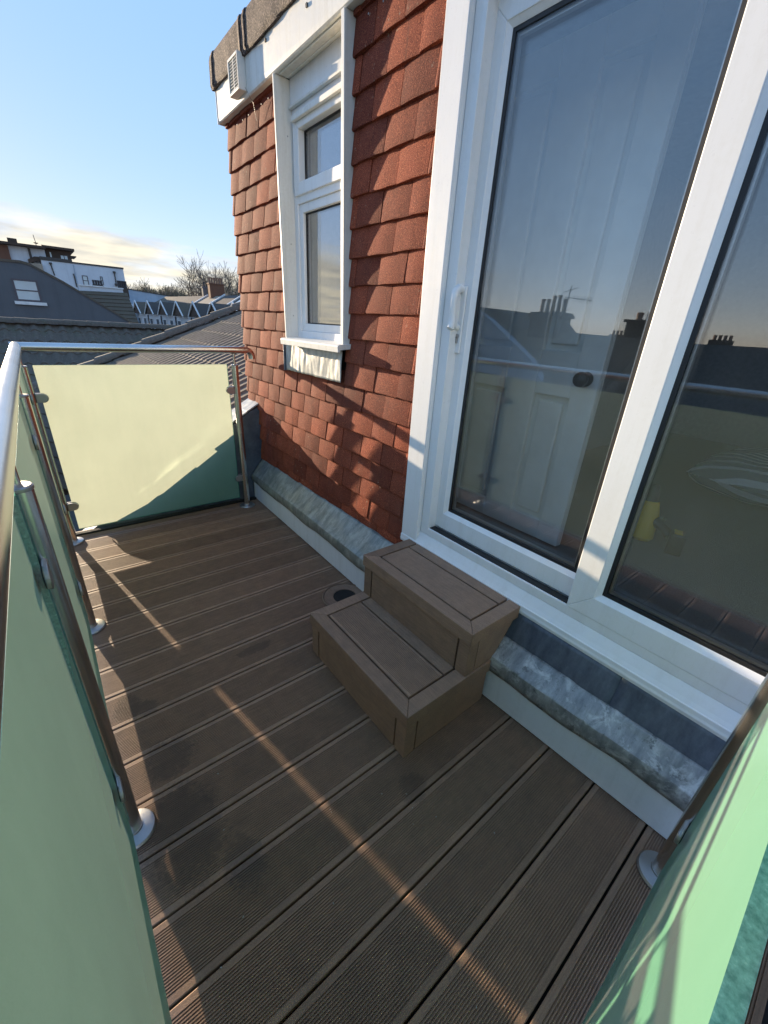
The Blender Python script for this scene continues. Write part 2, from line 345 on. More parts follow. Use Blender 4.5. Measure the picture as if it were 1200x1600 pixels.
# ------------------------------------------------------------------ mesh helpers
WORLD = {}
class MB:
    def __init__(s): s.v = []; s.f = []; s.m = []
    def add(s, vs, fs, m=0):
        b = len(s.v); s.v += [tuple(q) for q in vs]
        for q in fs: s.f.append(tuple(b + i for i in q)); s.m.append(m)
        return s
    def box(s, x0, x1, y0, y1, z0, z1, m=0):
        return s.add([(x0, y0, z0), (x1, y0, z0), (x1, y1, z0), (x0, y1, z0), (x0, y0, z1), (x1, y0, z1), (x1, y1, z1), (x0, y1, z1)],
                     [(0, 3, 2, 1), (4, 5, 6, 7), (0, 1, 5, 4), (1, 2, 6, 5), (2, 3, 7, 6), (3, 0, 4, 7)], m)
    def extrude(s, pts, vec, m=0, mcap=None):
        n = len(pts); vec = Vector(vec); p = [Vector(q) for q in pts]
        nrm = Vector((0, 0, 0))
        for i in range(n): nrm += p[i].cross(p[(i + 1) % n])
        if nrm.dot(vec) > 0: p.reverse()
        vs = p + [q + vec for q in p]
        s.add(vs, [tuple(range(n))], m if mcap is None else mcap)
        b = len(s.v) - 2 * n
        s.f.append(tuple(b + n + i for i in reversed(range(n)))); s.m.append(m if mcap is None else mcap)
        for i in range(n):
            j = (i + 1) % n; s.f.append((b + i, b + n + i, b + n + j, b + j)); s.m.append(m)
        return s
    def tube(s, pts, r, seg=12, m=0, caps=True):
        P = [Vector(q) for q in pts]; R = r if isinstance(r, (list, tuple)) else [r] * len(P)
        t0 = (P[1] - P[0]).normalized(); u = t0.orthogonal().normalized(); rings = []; b = len(s.v)
        for i, q in enumerate(P):
            if i == 0: t = t0
            elif i == len(P) - 1: t = (P[i] - P[i - 1]).normalized()
            else: t = ((P[i + 1] - P[i]).normalized() + (P[i] - P[i - 1]).normalized()).normalized()
            u = (u - t * u.dot(t)).normalized(); w = t.cross(u)
            for k in range(seg):
                a = 2 * PI * k / seg; s.v.append(tuple(q + (u * math.cos(a) + w * math.sin(a)) * R[i]))
        for i in range(len(P) - 1):
            for k in range(seg):
                k2 = (k + 1) % seg; s.f.append((b + i * seg + k, b + i * seg + k2, b + (i + 1) * seg + k2, b + (i + 1) * seg + k)); s.m.append(m)
        if caps:
            s.f.append(tuple(b + k for k in reversed(range(seg)))); s.m.append(m)
            e = b + (len(P) - 1) * seg; s.f.append(tuple(e + k for k in range(seg))); s.m.append(m)
        return s
    def lathe(s, prof, c, seg=24, m=0):
        b = len(s.v); n = len(prof)
        for (r, z) in prof:
            for k in range(seg):
                a = 2 * PI * k / seg; s.v.append((c[0] + r * math.cos(a), c[1] + r * math.sin(a), c[2] + z))
        for i in range(n - 1):
            for k in range(seg):
                k2 = (k + 1) % seg; s.f.append((b + i * seg + k, b + i * seg + k2, b + (i + 1) * seg + k2, b + (i + 1) * seg + k)); s.m.append(m)
        s.f.append(tuple(b + k for k in reversed(range(seg)))); s.m.append(m)
        e = b + (n - 1) * seg; s.f.append(tuple(e + k for k in range(seg))); s.m.append(m)
        return s
    def grid(s, fn, nu, nv, m=0):
        b = len(s.v)
        for j in range(nv + 1):
            for i in range(nu + 1): s.v.append(tuple(fn(i / nu, j / nv)))
        for j in range(nv):
            for i in range(nu):
                a = b + j * (nu + 1) + i; s.f.append((a, a + 1, a + nu + 2, a + nu + 1)); s.m.append(m)
        return s
    def mesh(s, name, mats, origin=(0, 0, 0), smooth=None):
        me = bpy.data.meshes.new(name); o = Vector(origin)
        me.from_pydata([Vector(q) - o for q in s.v], [], s.f)
        for q in (mats if isinstance(mats, (list, tuple)) else [mats]): me.materials.append(MAT[q])
        me.polygons.foreach_set('material_index', s.m)
        if smooth:
            me.polygons.foreach_set('use_smooth', [True] * len(me.polygons)); me.set_sharp_from_angle(angle=math.radians(smooth))
        me.update(); return me
    def build(s, name, mats, parent=None, smooth=None, bevel=0.0, origin=None, seg=2):
        if origin is None:
            xs = [q[0] for q in s.v]; ys = [q[1] for q in s.v]; zs = [q[2] for q in s.v]
            origin = ((min(xs) + max(xs)) / 2, (min(ys) + max(ys)) / 2, min(zs))
        ob = place(name, s.mesh(name, mats, origin, smooth), origin, parent)
        if bevel:
            b = ob.modifiers.new('bevel', 'BEVEL'); b.width = bevel; b.segments = seg; b.limit_method = 'ANGLE'; b.angle_limit = math.radians(35); b.harden_normals = False
        return ob
def place(name, me, loc, parent=None, rot=None):
    ob = bpy.data.objects.new(name, me); COL.objects.link(ob); loc = Vector(loc)
    WORLD[ob.name] = loc.copy()
    if parent is not None: ob.parent = parent; ob.location = loc - WORLD[parent.name]
    else: ob.location = loc
    if rot is not None: ob.rotation_euler = rot
    return ob
def tag(o, label=None, cat=None, group=None, kind=None):
    if label: o['label'] = label
    if cat: o['category'] = cat
    if group: o['group'] = group
    if kind: o['kind'] = kind
    return o
def thing(name, label, cat, loc=(0, 0, 0), group=None):
    o = bpy.data.objects.new(name, None); COL.objects.link(o); o.location = loc; WORLD[o.name] = Vector(loc); o.empty_display_size = 0.1
    return tag(o, label, cat, group)
def bx(name, mat, parent, *a, bevel=0.0): return MB().box(*a).build(name, mat, parent, bevel=bevel)

# ------------------------------------------------------------------ ground
tag(bx('ground', 'ground_town', None, -900, 900, -900, 900, -9.5, -9.0), kind='structure')

# ------------------------------------------------------------------ deck
PITCH = 0.15; GAP0 = 2.72084
deck = tag(MB().box(-0.16, 1.20, -0.32, 2.86, -0.12, -0.030).build('deck', 'gap_dark', origin=(0.45, 1.2, -0.12)), 'brown ribbed composite deck boards laid across the balcony', kind='structure')
def board_mesh():
    hw = 0.0722; pts = [(-hw, -0.022), (-hw, -0.0018), (-hw + 0.0018, 0.0)]
    n = 21; p = 0.0056; s0 = -n * p / 2 + p / 2
    for i in range(n):
        c = s0 + i * p
        pts += [(c - 0.0016, 0.0), (c - 0.0012, -0.0036), (c + 0.0012, -0.0036), (c + 0.0016, 0.0)]
    pts += [(hw - 0.0018, 0.0), (hw, -0.0018), (hw, -0.022)]
    b = MB(); L0, L1 = -0.60, 0.66
    vs = [(L0, y, z) for y, z in pts] + [(L1, y, z) for y, z in pts]; k = len(pts)
    b.add(vs, [(i, i + 1, k + i + 1, k + i) for i in range(k - 1)] + [tuple(range(k)), tuple(reversed(range(k, 2 * k)))])
    b.f = [tuple(reversed(q)) for q in b.f]; b.m = b.m[:len(b.f)]
    return b.mesh('deck_board', 'deck_composite')
bm_ = board_mesh()
for i in range(-1, 20):
    yc = GAP0 - i * PITCH - PITCH / 2
    if i == -1: yc = GAP0 + PITCH / 2
    ob = place('deck_board', bm_, (0.455, yc, random.uniform(-0.0006, 0.0006)), deck)
# edge trim along the outer side of the deck
bx('edge_trim', 'deck_composite', deck, -0.180, -0.155, -0.33, 2.87, -0.16, -0.004, bevel=0.002)
bx('edge_trim', 'gap_dark', deck, -0.153, 1.09, 2.798, 2.83, -0.1, 0.012, bevel=0.002)

# ------------------------------------------------------------------ steps
def build_steps():
    t = thing('wooden_steps', 'two tread brown composite steps standing below the sliding door', 'steps', (0.88, 0.87, 0))
    S = 'step_composite'
    X0, X1, XB, XT = 0.625, 0.880, 1.024, 1.140
    Y0, Y1 = 0.578, 1.170
    ZL, ZU = 0.195, 0.383; NB = 0.049; g = 0.0075
    MB().box(X0 + 0.02, XB, Y0 + 0.02, Y1 - 0.02, 0.002, ZL - 0.022).box(X1 + 0.02, XT - 0.004, Y0 + 0.02, Y1 - 0.008, ZL - 0.02, ZU - 0.022).build('carcass', 'gap_dark', t)
    def frame(x0, xe, z):
        # three mitred square nosing bars
        def bar(q): MB().extrude([(a, b, z - NB) for a, b in q], (0, 0, NB)).build('nosing', S, t, bevel=0.0022)
        e = 0.0005
        bar([(x0, Y0 + e), (x0, Y1 - e), (x0 + NB, Y1 - NB - e), (x0 + NB, Y0 + NB + e)])
        bar([(x0 + e, Y0), (x0 + NB + e, Y0 + NB), (xe, Y0 + NB), (xe, Y0)])
        bar([(x0 + e, Y1), (xe, Y1), (xe, Y1 - NB), (x0 + NB + e, Y1 - NB)])
    frame(X0, XB, ZL); frame(X1, XT, ZU)
    def tread(x0, x1, z, grooves):
        y0, y1 = Y0 + NB + g, Y1 - NB - g
        if not grooves:
            bx('tread_board', S, t, x0, x1, y0, y1, z - 0.02, z - 0.0006, bevel=0.0015); return
        pts = [(x0, z - 0.02), (x0, z - 0.002), (x0 + 0.002, z - 0.0006)]; n = int((x1 - x0 - 0.016) / 0.0056); s0 = (x0 + x1) / 2 - n * 0.0056 / 2 + 0.0028
        for i in range(n):
            c = s0 + i * 0.0056; pts += [(c - 0.0014, z - 0.0006), (c - 0.001, z - 0.003), (c + 0.001, z - 0.003), (c + 0.0014, z - 0.0006)]
        pts += [(x1 - 0.002, z - 0.0006), (x1, z - 0.002), (x1, z - 0.02)]
        MB().extrude([(a, y0, b) for a, b in pts], (0, y1 - y0, 0)).build('tread_board', S, t)
    tread(X0 + NB + g, 0.834, ZL, True); tread(0.8415, X1 + 0.010, ZL, False)
    tread(X1 + NB + g, 1.082, ZU, False); tread(1.0895, XT, ZU, False)
    # lower box : posts, riser, side panels
    for y0, y1 in ((Y0 + 0.006, Y0 + 0.052), (Y1 - 0.052, Y1 - 0.006)):
        bx('corner_post', S, t, X0 + 0.007, X0 + 0.052, y0, y1, 0.001, ZL - NB - 0.0005, bevel=0.0015)
        bx('corner_post', S, t, X1 + 0.007, X1 + 0.052, y0, y1, ZL + 0.0005, ZU - NB - 0.0005, bevel=0.0015)
    bx('riser', S, t, X0 + 0.008, X0 + 0.024, Y0 + 0.059, Y1 - 0.059, 0.002, ZL - NB - 0.006, bevel=0.0012)
    bx('riser', S, t, X1 + 0.008, X1 + 0.024, Y0 + 0.059, Y1 - 0.059, ZL + 0.0002, ZU - NB - 0.006, bevel=0.0012)
    for y0, y1 in ((Y0 + 0.007, Y0 + 0.022), (Y1 - 0.022, Y1 - 0.007)):
        bx('side_panel', S, t, X0 + 0.059, XB - 0.002, y0, y1, 0.002, ZL - NB - 0.006, bevel=0.0012)
        MB().extrude([(X1 + 0.056, y0, ZL + 0.001), (XB + 0.012, y0, ZL + 0.001), (XT - 0.012, y0, ZU - NB - 0.004), (X1 + 0.056, y0, ZU - NB - 0.004)], (0, y1 - y0, 0)).build('side_panel', S, t, bevel=0.001)
build_steps()

# round black pipe end lying in the corner behind the steps
def build_ring():
    c = (0.945, 1.395, 0.001)
    t = thing('drain_ring', 'round brown drain ring with a black centre on the deck behind the steps', 'drain', c)
    MB().lathe([(0.058, 0.0), (0.058, 0.006), (0.062, 0.0075), (0.103, 0.0065), (0.104, 0.002), (0.106, 0.002), (0.107, 0.0085), (0.110, 0.0095), (0.113, 0.007), (0.114, 0.0)], c, 48).build('ring', 'step_composite', t, smooth=35)
    MB().lathe([(0.01, 0.0005), (0.0575, 0.0012)], c, 40).build('opening', 'gap_dark', t)
    MB().lathe([(0.1042, 0.003), (0.1062, 0.0032)], c, 48).build('groove', 'gap_dark', t)
build_ring()
def build_flakes():
    r = random.Random(11); b = MB()
    for i in range(34):
        x, y = (r.uniform(0.02, 1.0), r.uniform(-0.1, 2.6)) if i % 3 else (r.uniform(0.35, 0.75), r.uniform(0.2, 0.6))
        if 0.6 < x and 0.55 < y < 1.2: continue
        a = r.uniform(0, 6.28); L = r.uniform(0.001, 0.0032); w = L * r.uniform(0.3, 0.7); d = Vector((math.cos(a), math.sin(a), 0)); n = Vector((-d.y, d.x, 0)); c = Vector((x, y, 0.0012))
        b.extrude([c - d * L, c + n * w, c + d * L, c - n * w], (0, 0, 0.0012))
    tag(b.build('debris', 'curtain'), 'tiny pale flakes scattered over the deck boards', None, None, 'stuff')
build_flakes()

# ------------------------------------------------------------------ balcony railing
PX = -0.075
def build_railing():
    t = thing('balcony_railing', 'stainless steel balcony railing with frosted green glass panels', 'railing', (PX, 1.3, 0))
    st = 'brushed_steel'
    def arc(c, a, b, r, n=8):   # quarter bend from direction a to direction b round c
        a = Vector(a); b = Vector(b); c = Vector(c)
        return [c + a * r * math.cos(k * PI / 2 / n) + b * r * math.sin(k * PI / 2 / n) for k in range(n + 1)]
    zr = 1.066; R = 0.0212
    # far rail turning down at the wall
    pts = [Vector((PX - 0.0212, 2.72, zr))] + [Vector((1.04, 2.72, zr))] + arc((1.04, 2.72, zr - 0.04), (0, 0, 1), (1, 0, 0), 0.04)[1:] + [Vector((1.08, 2.72, zr - 0.052))]
    MB().tube(pts, R, 24).build('handrail', st, t, smooth=40)
    MB().tube([(PX, 2.72 + 0.0205, zr + 0.0004), (PX, 1.2, zr + 0.0004), (PX, -0.2, zr + 0.0004)], R + 0.0003, 24).build('handrail', st, t, smooth=40)
    posts = [(PX, 2.72), (PX, 1.82), (PX, 0.857), (PX, -0.20), (0.963, 2.72), (0.967, -0.047)]
    for (x, y) in posts:
        p = MB().tube([(x, y, 0.004), (x, y, 0.975)], 0.0212, 24).build('post', st, t, smooth=40)
        MB().lathe([(0.0213, 0.0), (0.0222, 0.001), (0.0222, 0.006), (0.0195, 0.0085), (0.009, 0.009)], (x, y, 0.9715), 24).build('post_cap', 'clamp_steel', p, smooth=30)
        if (x, y) != (0.967, -0.047):
            MB().tube([(x, y, 0.978), (x, y, 1.049)], 0.0074, 12).box(x - 0.016, x + 0.016, y - 0.016, y + 0.016, 1.0425, 1.0455).build('rail_support', st, p, smooth=40)
        MB().lathe([(0.052, 0.0), (0.0525, 0.005), (0.049, 0.0105), (0.036, 0.0145), (0.0235, 0.0165), (0.0225, 0.021)], (x, y, 0.0005), 40).build('base_plate', 'clamp_steel', p, smooth=25)
    def panel(a, b, z0, z1, inner, wob=0.0):
        # a,b ends in plan; inner = unit vector to the balcony side; frosted on the far face
        a = Vector((*a, 0)); b = Vector((*b, 0)); n = Vector((*inner, 0)); h = 0.005
        q = MB(); c = [a + n * h, b + n * h, b - n * h, a - n * h]
        vs = [v + Vector((0, 0, z0)) for v in c] + [v + Vector((0, 0, z1)) for v in c]
        q.add(vs, [(0, 1, 5, 4)], 0); base = 0
        q.f.append((2, 3, 7, 6)); q.m.append(1)
        for f in ((3, 2, 1, 0), (4, 5, 6, 7), (1, 2, 6, 5), (3, 0, 4, 7)): q.f.append(f); q.m.append(2)
        return q.build('glass_panel', ['panel_clear_face', 'frosted_face', 'glass_edge'], t)
    panel((-0.033, 2.72), (0.915, 2.72), 0.078, 0.982, (0, -1))
    panel((PX - 0.006, 2.676), (PX - 0.006, 1.862), 0.058, 0.981, (1, 0))
    panel((PX - 0.006, 1.778), (PX - 0.006, 0.900), 0.058, 0.981, (1, 0))
    panel((PX - 0.006, 0.815), (PX - 0.006, -0.16), 0.050, 0.983, (1, 0))
    panel((0.0, -0.050), (0.926, -0.050), 0.055, 0.980, (0, 1))
    def clamp(px, py, dx, dy, z, off=0.0):
        # D shaped clamp from the post side towards (dx,dy)
        d = Vector((dx, dy, 0)); s = Vector((-dy, dx, 0)); up = Vector((0, 0, 1)); c = Vector((px, py, z)) + d * 0.019
        prof = [(0, -0.0225), (0.028, -0.0225)] + [(0.028 + 0.0225 * math.sin(a), -0.0225 * math.cos(a)) for a in [k * PI / 10 for k in range(1, 10)]] + [(0.028, 0.0225), (0, 0.0225)]
        for sg in (1, -1):
            o = c + s * (sg * 0.0068 + off)
            MB().extrude([o + d * u + up * v for u, v in prof], s * sg * 0.0085).build('glass_clamp', 'clamp_steel', t, bevel=0.002)
        MB().extrude([c + s * (off - 0.0066) + d * (u * 0.92) + up * (v * 0.93) for u, v in prof], s * 0.0014).extrude([c + s * (off + 0.0052) + d * (u * 0.92) + up * (v * 0.93) for u, v in prof], s * 0.0014).build('clamp_gasket', 'black_rubber', t)
    for z in (0.224, 0.825):
        clamp(PX, 2.72, 1, 0, z); clamp(0.963, 2.72, -1, 0, z)
        for y, ds in ((2.72, (-1,)), (1.82, (1, -1)), (0.857, (1, -1)), (-0.20, (1,))):
            for d in ds: clamp(PX, y, 0, d, z, off=0.006 * d)
        clamp(0.967, -0.047, -1, 0, z, off=0.003)
build_railing()

# ------------------------------------------------------------------ kerbs along the wall: white board, dressed lead
def wob(y, z, s=6.0, a=0.004): return a * noise.noise(Vector((y * s, z * s, 3.7)))
def build_kerb(name, label, ya, xa, yb, xb, lead, lead_top, fold, topx, topz, back=None, seams=()):
    t = thing(name, label, 'kerb', ((xa + xb) / 2, (ya + yb) / 2, 0))
    fx = lambda y: xa + (xb - xa) * (y - ya) / (yb - ya)
    MB().extrude([(xa, ya, 0.005), (xb, yb, 0.005), (xb + 0.02, yb, 0.005), (xa + 0.02, ya, 0.005)], (0, 0, 0.175)).build('kerb_board', 'upstand_white', t, bevel=0.0015)
    xm = min(xa, xb) + 0.022
    MB().extrude([(xa + 0.021, ya - 0.002 * (1 if ya > yb else -1), 0.003), (xb + 0.021, yb, 0.003), (1.172, yb, 0.003), (1.172, ya, 0.003)], (0, 0, 0.16)).build('kerb_core', 'gap_dark', t)
    n = 90
    prof = [(-0.004, None), (-0.006, fold - 0.030), (-0.003, fold - 0.010), (0.008, fold + 0.003), (0.03, fold + 0.016)]
    def fn(u, v):
        y = ya + (yb - ya) * u; x = fx(y); k = v * 14
        dripz = 0.138 + 0.020 * noise.noise(Vector((y * 3.1, 0.3, 1.9 + xa))) + 0.005 * noise.noise(Vector((y * 11, 8.3, 1.9)))
        tx, tz = topx(y), topz(y); k = v * 14
        if k <= 4: a = k / 4; px = x - 0.007 - 0.003 * math.sin(a * PI); pz = dripz + (fold - 0.004 - dripz) * a
        elif k <= 6: a = (k - 4) / 2; px = x - 0.007 + 0.008 * a * a; pz = fold - 0.004 + 0.0065 * a
        else: a = (k - 6) / 8; px = x + 0.001 + (tx - x - 0.001) * a; pz = fold + 0.0025 + (tz - fold - 0.0025) * a
        w = wob(y, v * 0.4, 7, 0.004) + wob(y, v * 0.4 + 5, 26, 0.0009)
        return (px - w, y, pz + w)
    b = MB().grid(fn, n, 14)
    o = b.build('lead_capping', lead, t, smooth=28)
    so = o.modifiers.new('thickness', 'SOLIDIFY'); so.thickness = 0.0025; so.offset = 0
    if back:
        x0, z1, segs = back
        for i, (y0, y1) in enumerate(segs):
            q = MB().grid(lambda u, v: (topx(y0 + (y1 - y0) * u) - 0.006 + (x0 - topx(0) + 0.004) * v - 0.003 * i % 2 * 0.5 - 0.004 * noise.noise(Vector(((y0 + (y1 - y0) * u) * 5, v * 2, 9.1))), y0 + (y1 - y0) * u, topz(y0 + (y1 - y0) * u) - 0.03 + (z1 - topz(0) + 0.03) * v), 16, 6)
            s2 = q.build('lead_sheet', 'lead_blue', t, smooth=60); m = s2.modifiers.new('thickness', 'SOLIDIFY'); m.thickness = 0.004; m.offset = 0
    return t
build_kerb('lead_kerb', 'green grey lead capping over a white board below the red tiles', 2.835, 1.069, 1.10, 1.036, 'lead_green', None, 0.202, lambda y: 1.152, lambda y: 0.302)
build_kerb('lead_kerb', 'patchy lead capping over a white board under the sliding door sill', 0.66, 1.036, -0.30, 1.083, 'lead_patchy', None, 0.205, lambda y: 1.118, lambda y: 0.258 - 0.02 * y,
           back=(1.150, 0.362, [(0.215, 0.70), (-0.30, 0.222)]))
# torn corner of lead at the right end of the left kerb

# ------------------------------------------------------------------ dormer: tiles, window, sliding door, fascia
TX = 1.147
def tile_mesh(w, seed, h=0.172):
    r = random.Random(seed); b = MB(); nu = 4; th = 0.0145; ws = [-w / 2 + w * i / nu for i in range(nu + 1)]
    rows = [0.0, 0.006, 0.09, h]
    def front(i, j):
        u = ws[i]; cam_ = 0.0022 * (1 - (2 * u / w) ** 2); e = 0.0025 if j == 0 else 0.0
        jit = r.uniform(-0.0012, 0.0012) if j < 2 else 0
        edge = 0.0012 if i in (0, nu) else 0
        return (-cam_ + e + edge, u, rows[j] + jit)
    F = [[front(i, j) for i in range(nu + 1)] for j in range(4)]
    vs = [p for row in F for p in row] + [(th, ws[i], z) for z in (0.0, h) for i in range(nu + 1)]
    fs = []; W = nu + 1
    for j in range(3):
        for i in range(nu): fs.append((j * W + i, j * W + W + i, j * W + W + i + 1, j * W + i + 1))
    b0, b1 = 4 * W, 5 * W
    for i in range(nu):
        fs.append((i, i + 1, b0 + i + 1, b0 + i)); fs.append((3 * W + i + 1, 3 * W + i, b1 + i, b1 + i + 1))
    fs.append((0, b0, b1, 3 * W, 2 * W, W)); fs.append((nu, W + nu, 2 * W + nu, 3 * W + nu, b1 + nu, b0 + nu))
    fs.append(tuple([b0, b0 + nu, b1 + nu, b1]))
    b.add(vs, fs); return b.mesh('tile', 'red_tile', smooth=25)
def build_dormer():
    D = thing('roof_dormer', 'red tile hung dormer with a narrow white window and a white sliding door', 'dormer', (1.3, 1.2, 0.2))
    # --- tiles
    TW = 0.1655; full = [tile_mesh(TW - 0.0030, 100 + i) for i in range(8)]; cut = {}
    for k in range(-1, 19):
        zb = 0.3435 + 0.1063 * k if k >= 0 else 0.298
        off = 1.4225 + (0.0 if k % 2 else TW / 2) + 0.006 * noise.noise(Vector((k * 1.7, 0, 0)))
        block = None
        if 5 < k < 8: block = (1.742, 2.335)
        elif k >= 8: block = (1.718, 2.312)
        n0 = int((1.228 - off) / TW) - 2
        for n in range(n0, n0 + 15):
            a, b = off + n * TW, off + (n + 1) * TW
            a2, b2 = max(a, 1.231), min(b, 3.042)
            if b2 - a2 < 0.018: continue
            spans = [(a2, b2)]
            if block and b2 > block[0] and a2 < block[1]:
                spans = [q for q in ((a2, min(b2, block[0])), (max(a2, block[1]), b2)) if q[1] - q[0] > 0.018]
            for (p, q) in spans:
                w = q - p
                if w > TW - 0.002: me = random.choice(full)
                else:
                    key = round(w, 3)
                    if key not in cut: cut[key] = tile_mesh(w - 0.002, int(w * 1e5))
                    me = cut[key]
                place('tile', me, (TX + random.uniform(-0.0015, 0.0015), (p + q) / 2, zb + random.uniform(-0.0018, 0.0018)), D,
                      (random.uniform(-0.008, 0.008), math.radians(7.6) + random.uniform(-0.010, 0.014), random.uniform(-0.022, 0.022)))
    # --- shell behind the tiles
    sh = MB()
    sh.box(1.176, 1.29, 1.235, 1.737, 0.22, 2.29).box(1.176, 1.29, 2.302, 3.035, 0.22, 2.29).box(1.176, 1.29, 1.737, 2.302, 0.22, 1.16).box(1.215, 1.29, 1.737, 2.302, 2.19, 2.29)
    sh.build('backing_wall', 'gap_dark', D)
    bx('side_wall', 'red_tile', D, 1.29, 5.2, 2.95, 3.03, -0.4, 2.29)
    bx('end_wall', 'red_tile', D, 1.16, 1.29, -3.2, -0.96, 0.22, 2.29)
    # --- felt edged flat roof, fascia, soffit
    def felt(u, v):
        y = -3.2 + 6.255 * u; prof = [(1.128, 2.412), (1.098, 2.411), (1.092, 2.43), (1.093, 2.53), (1.10, 2.555), (1.13, 2.568), (1.2, 2.556)]
        q = v * 6; i = min(5, int(q)); a = q - i; x = prof[i][0] * (1 - a) + prof[i + 1][0] * a; z = prof[i][1] * (1 - a) + prof[i + 1][1] * a
        w = 0.006 * noise.noise(Vector((y * 7, v * 3, 1.3))) + 0.003 * noise.noise(Vector((y * 26, v * 9, 4.3)))
        return (x + w, y, z + w)
    fb = MB().grid(felt, 220, 18)
    end = [felt(1, k / 12) for k in range(13)] + [(1.2, 3.055, 2.412)]
    fb.add(end, [tuple(reversed(range(len(end))))])
    fb.build('roof_felt_edge', 'mineral_felt', D, smooth=60)
    for y in (3.005, 2.60, 2.545, 1.55):      # lapped joints of the felt
        fb2 = MB().grid(lambda u, v, y=y: tuple(Vector(felt((y + 0.022 * u + 3.2) / 6.255, v)) + Vector((-0.0025, 0, 0.001))), 3, 18)
        o = fb2.build('felt_lap', 'mineral_felt', D, smooth=60); m = o.modifiers.new('thickness', 'SOLIDIFY'); m.thickness = 0.003; m.offset = 0
    bx('flat_roof', 'mineral_felt', D, 1.17, 5.2, -3.2, 3.05, 2.46, 2.55)
    MB().extrude([(1.118, -3.2, 2.268), (1.112, -3.2, 2.274), (1.1105, -3.2, 2.29), (1.1105, -3.2, 2.43), (1.128, -3.2, 2.43), (1.128, -3.2, 2.268)], (0, 6.238, 0)).build('fascia_board', 'weathered_upvc', D, bevel=0.001)
    bx('fascia_cap', 'weathered_upvc', D, 1.108, 1.19, 3.039, 3.044, 2.264, 2.43, bevel=0.001)
    bx('soffit', 'weathered_upvc', D, 1.1285, 1.20, -3.2, 3.036, 2.270, 2.278)
    vs = MB().box(1.131, 1.134, 1.737, 2.285, 2.2635, 2.2695).box(1.166, 1.172, 1.737, 2.285, 2.2635, 2.2695)
    for i in range(78): vs.box(1.134, 1.166, 1.739 + i * 0.007, 1.7425 + i * 0.007, 2.2645, 2.2695)
    vs.build('soffit_vent', 'weathered_upvc', D)
    for y, z in ((2.79, 2.355), (2.36, 2.392), (1.98, 2.365), (1.50, 2.372)):
        bx('fixing', 'screw_dark', D, 1.1045, 1.1105, y - 0.006, y + 0.006, z - 0.006, z + 0.006, bevel=0.001)
    g = MB()
    y0, y1, z0, z1 = 2.605, 2.735, 2.288, 2.428
    g.box(1.070, 1.110, y0, y0 + 0.007, z0, z1).box(1.070, 1.110, y1 - 0.010, y1, z0, z1).box(1.070, 1.110, y0 + 0.010, y1 - 0.010, z0, z0 + 0.010).box(1.070, 1.110, y0 + 0.010, y1 - 0.010, z1 - 0.010, z1)
    vg = g.build('vent_cowl', 'weathered_upvc', D, bevel=0.001)
    bx('vent_void', 'gap_dark', vg, 1.086, 1.1095, y0 + 0.011, y1 - 0.011, z0 + 0.011, z1 - 0.011)
    for i in range(10):
        z = z0 + 0.015 + i * 0.0118
        MB().box(1.0725, 1.082, y0 + 0.0105, y1 - 0.0105, z, z + 0.0024).build('louvre', 'weathered_upvc', vg)
    bx('mullion', 'weathered_upvc', vg, 1.0730, 1.0815, (y0 + y1) / 2 - 0.0025, (y0 + y1) / 2 + 0.0025, z0 + 0.0105, z1 - 0.0105)
    MB().tube([(1.10, 2.60, 2.30), (1.12, 2.59, 2.262), (1.128, 2.575, 2.24), (1.133, 2.56, 2.17)], 0.0008, 6).build('cable', 'screw_dark', D, smooth=60)
    for i in range(20):
        MB().tube([(1.1585, 1.30 + i * 0.0827, 2.235), (1.1535, 1.30 + i * 0.0827, 2.235)], 0.003, 6).build('nail', 'clamp_steel', D) if not 1.70 < 1.30 + i * 0.0827 < 2.33 else None
    # --- window
    W = 'white_upvc'
    wf = MB()
    ya, yb = 1.738, 2.300; xf = 1.198
    wf.box(xf, 1.27, yb - 0.036, yb, 1.170, 2.166).box(xf, 1.27, ya, ya + 0.036, 1.170, 2.166)
    wf.box(xf, 1.27, ya + 0.036, yb - 0.036, 1.170, 1.206).box(xf, 1.27, ya + 0.036, yb - 0.036, 2.130, 2.166).box(xf, 1.27, ya + 0.036, yb - 0.036, 1.790, 1.828)
    win = wf.build('window', W, D, bevel=0.0025)
    def ring(name, par, x0, x1, y0, y1, z0, z1, w, mat, bev=0.003):
        q = MB(); e = 0.0
        for poly in ([(y0, z0), (y1, z0), (y1 - w, z0 + w), (y0 + w, z0 + w)], [(y1, z0), (y1, z1), (y1 - w, z1 - w), (y1 - w, z0 + w)], [(y1, z1), (y0, z1), (y0 + w, z1 - w), (y1 - w, z1 - w)], [(y0, z1), (y0, z0), (y0 + w, z0 + w), (y0 + w, z1 - w)]):
            q.extrude([(x0, a, b) for a, b in poly], (x1 - x0, 0, 0))
        return q.build(name, mat, par, bevel=bev)
    ring('sash', win, 1.188, 1.235, ya + 0.022, yb - 0.022, 1.822, 2.128, 0.052, W)
    ring('glazing_bead', win, 1.206, 1.236, ya + 0.036, yb - 0.036, 1.206, 1.790, 0.038, W)
    for z0, z1 in ((1.874, 2.076), (1.244, 1.752)):
        ring('gasket', win, 1.221, 1.236, ya + 0.073, yb - 0.073, z0 - 0.0005, z1 + 0.0005, 0.006, 'black_rubber', 0)
        bx('pane', 'window_glass', win, 1.2255, 1.2355, ya + 0.079, yb - 0.079, z0 + 0.006, z1 - 0.006)
    bx('head_panel', W, win, 1.190, 1.20, ya, yb, 2.172, 2.2695, bevel=0.001)
    bx('drip_trim', 'weathered_upvc', win, 1.180, 1.198, ya + 0.001, yb - 0.001, 2.160, 2.171, bevel=0.003)
    bx('trickle_vent', 'weathered_upvc', win, 1.170, 1.187, ya + 0.07, yb - 0.035, 2.102, 2.124, bevel=0.004)
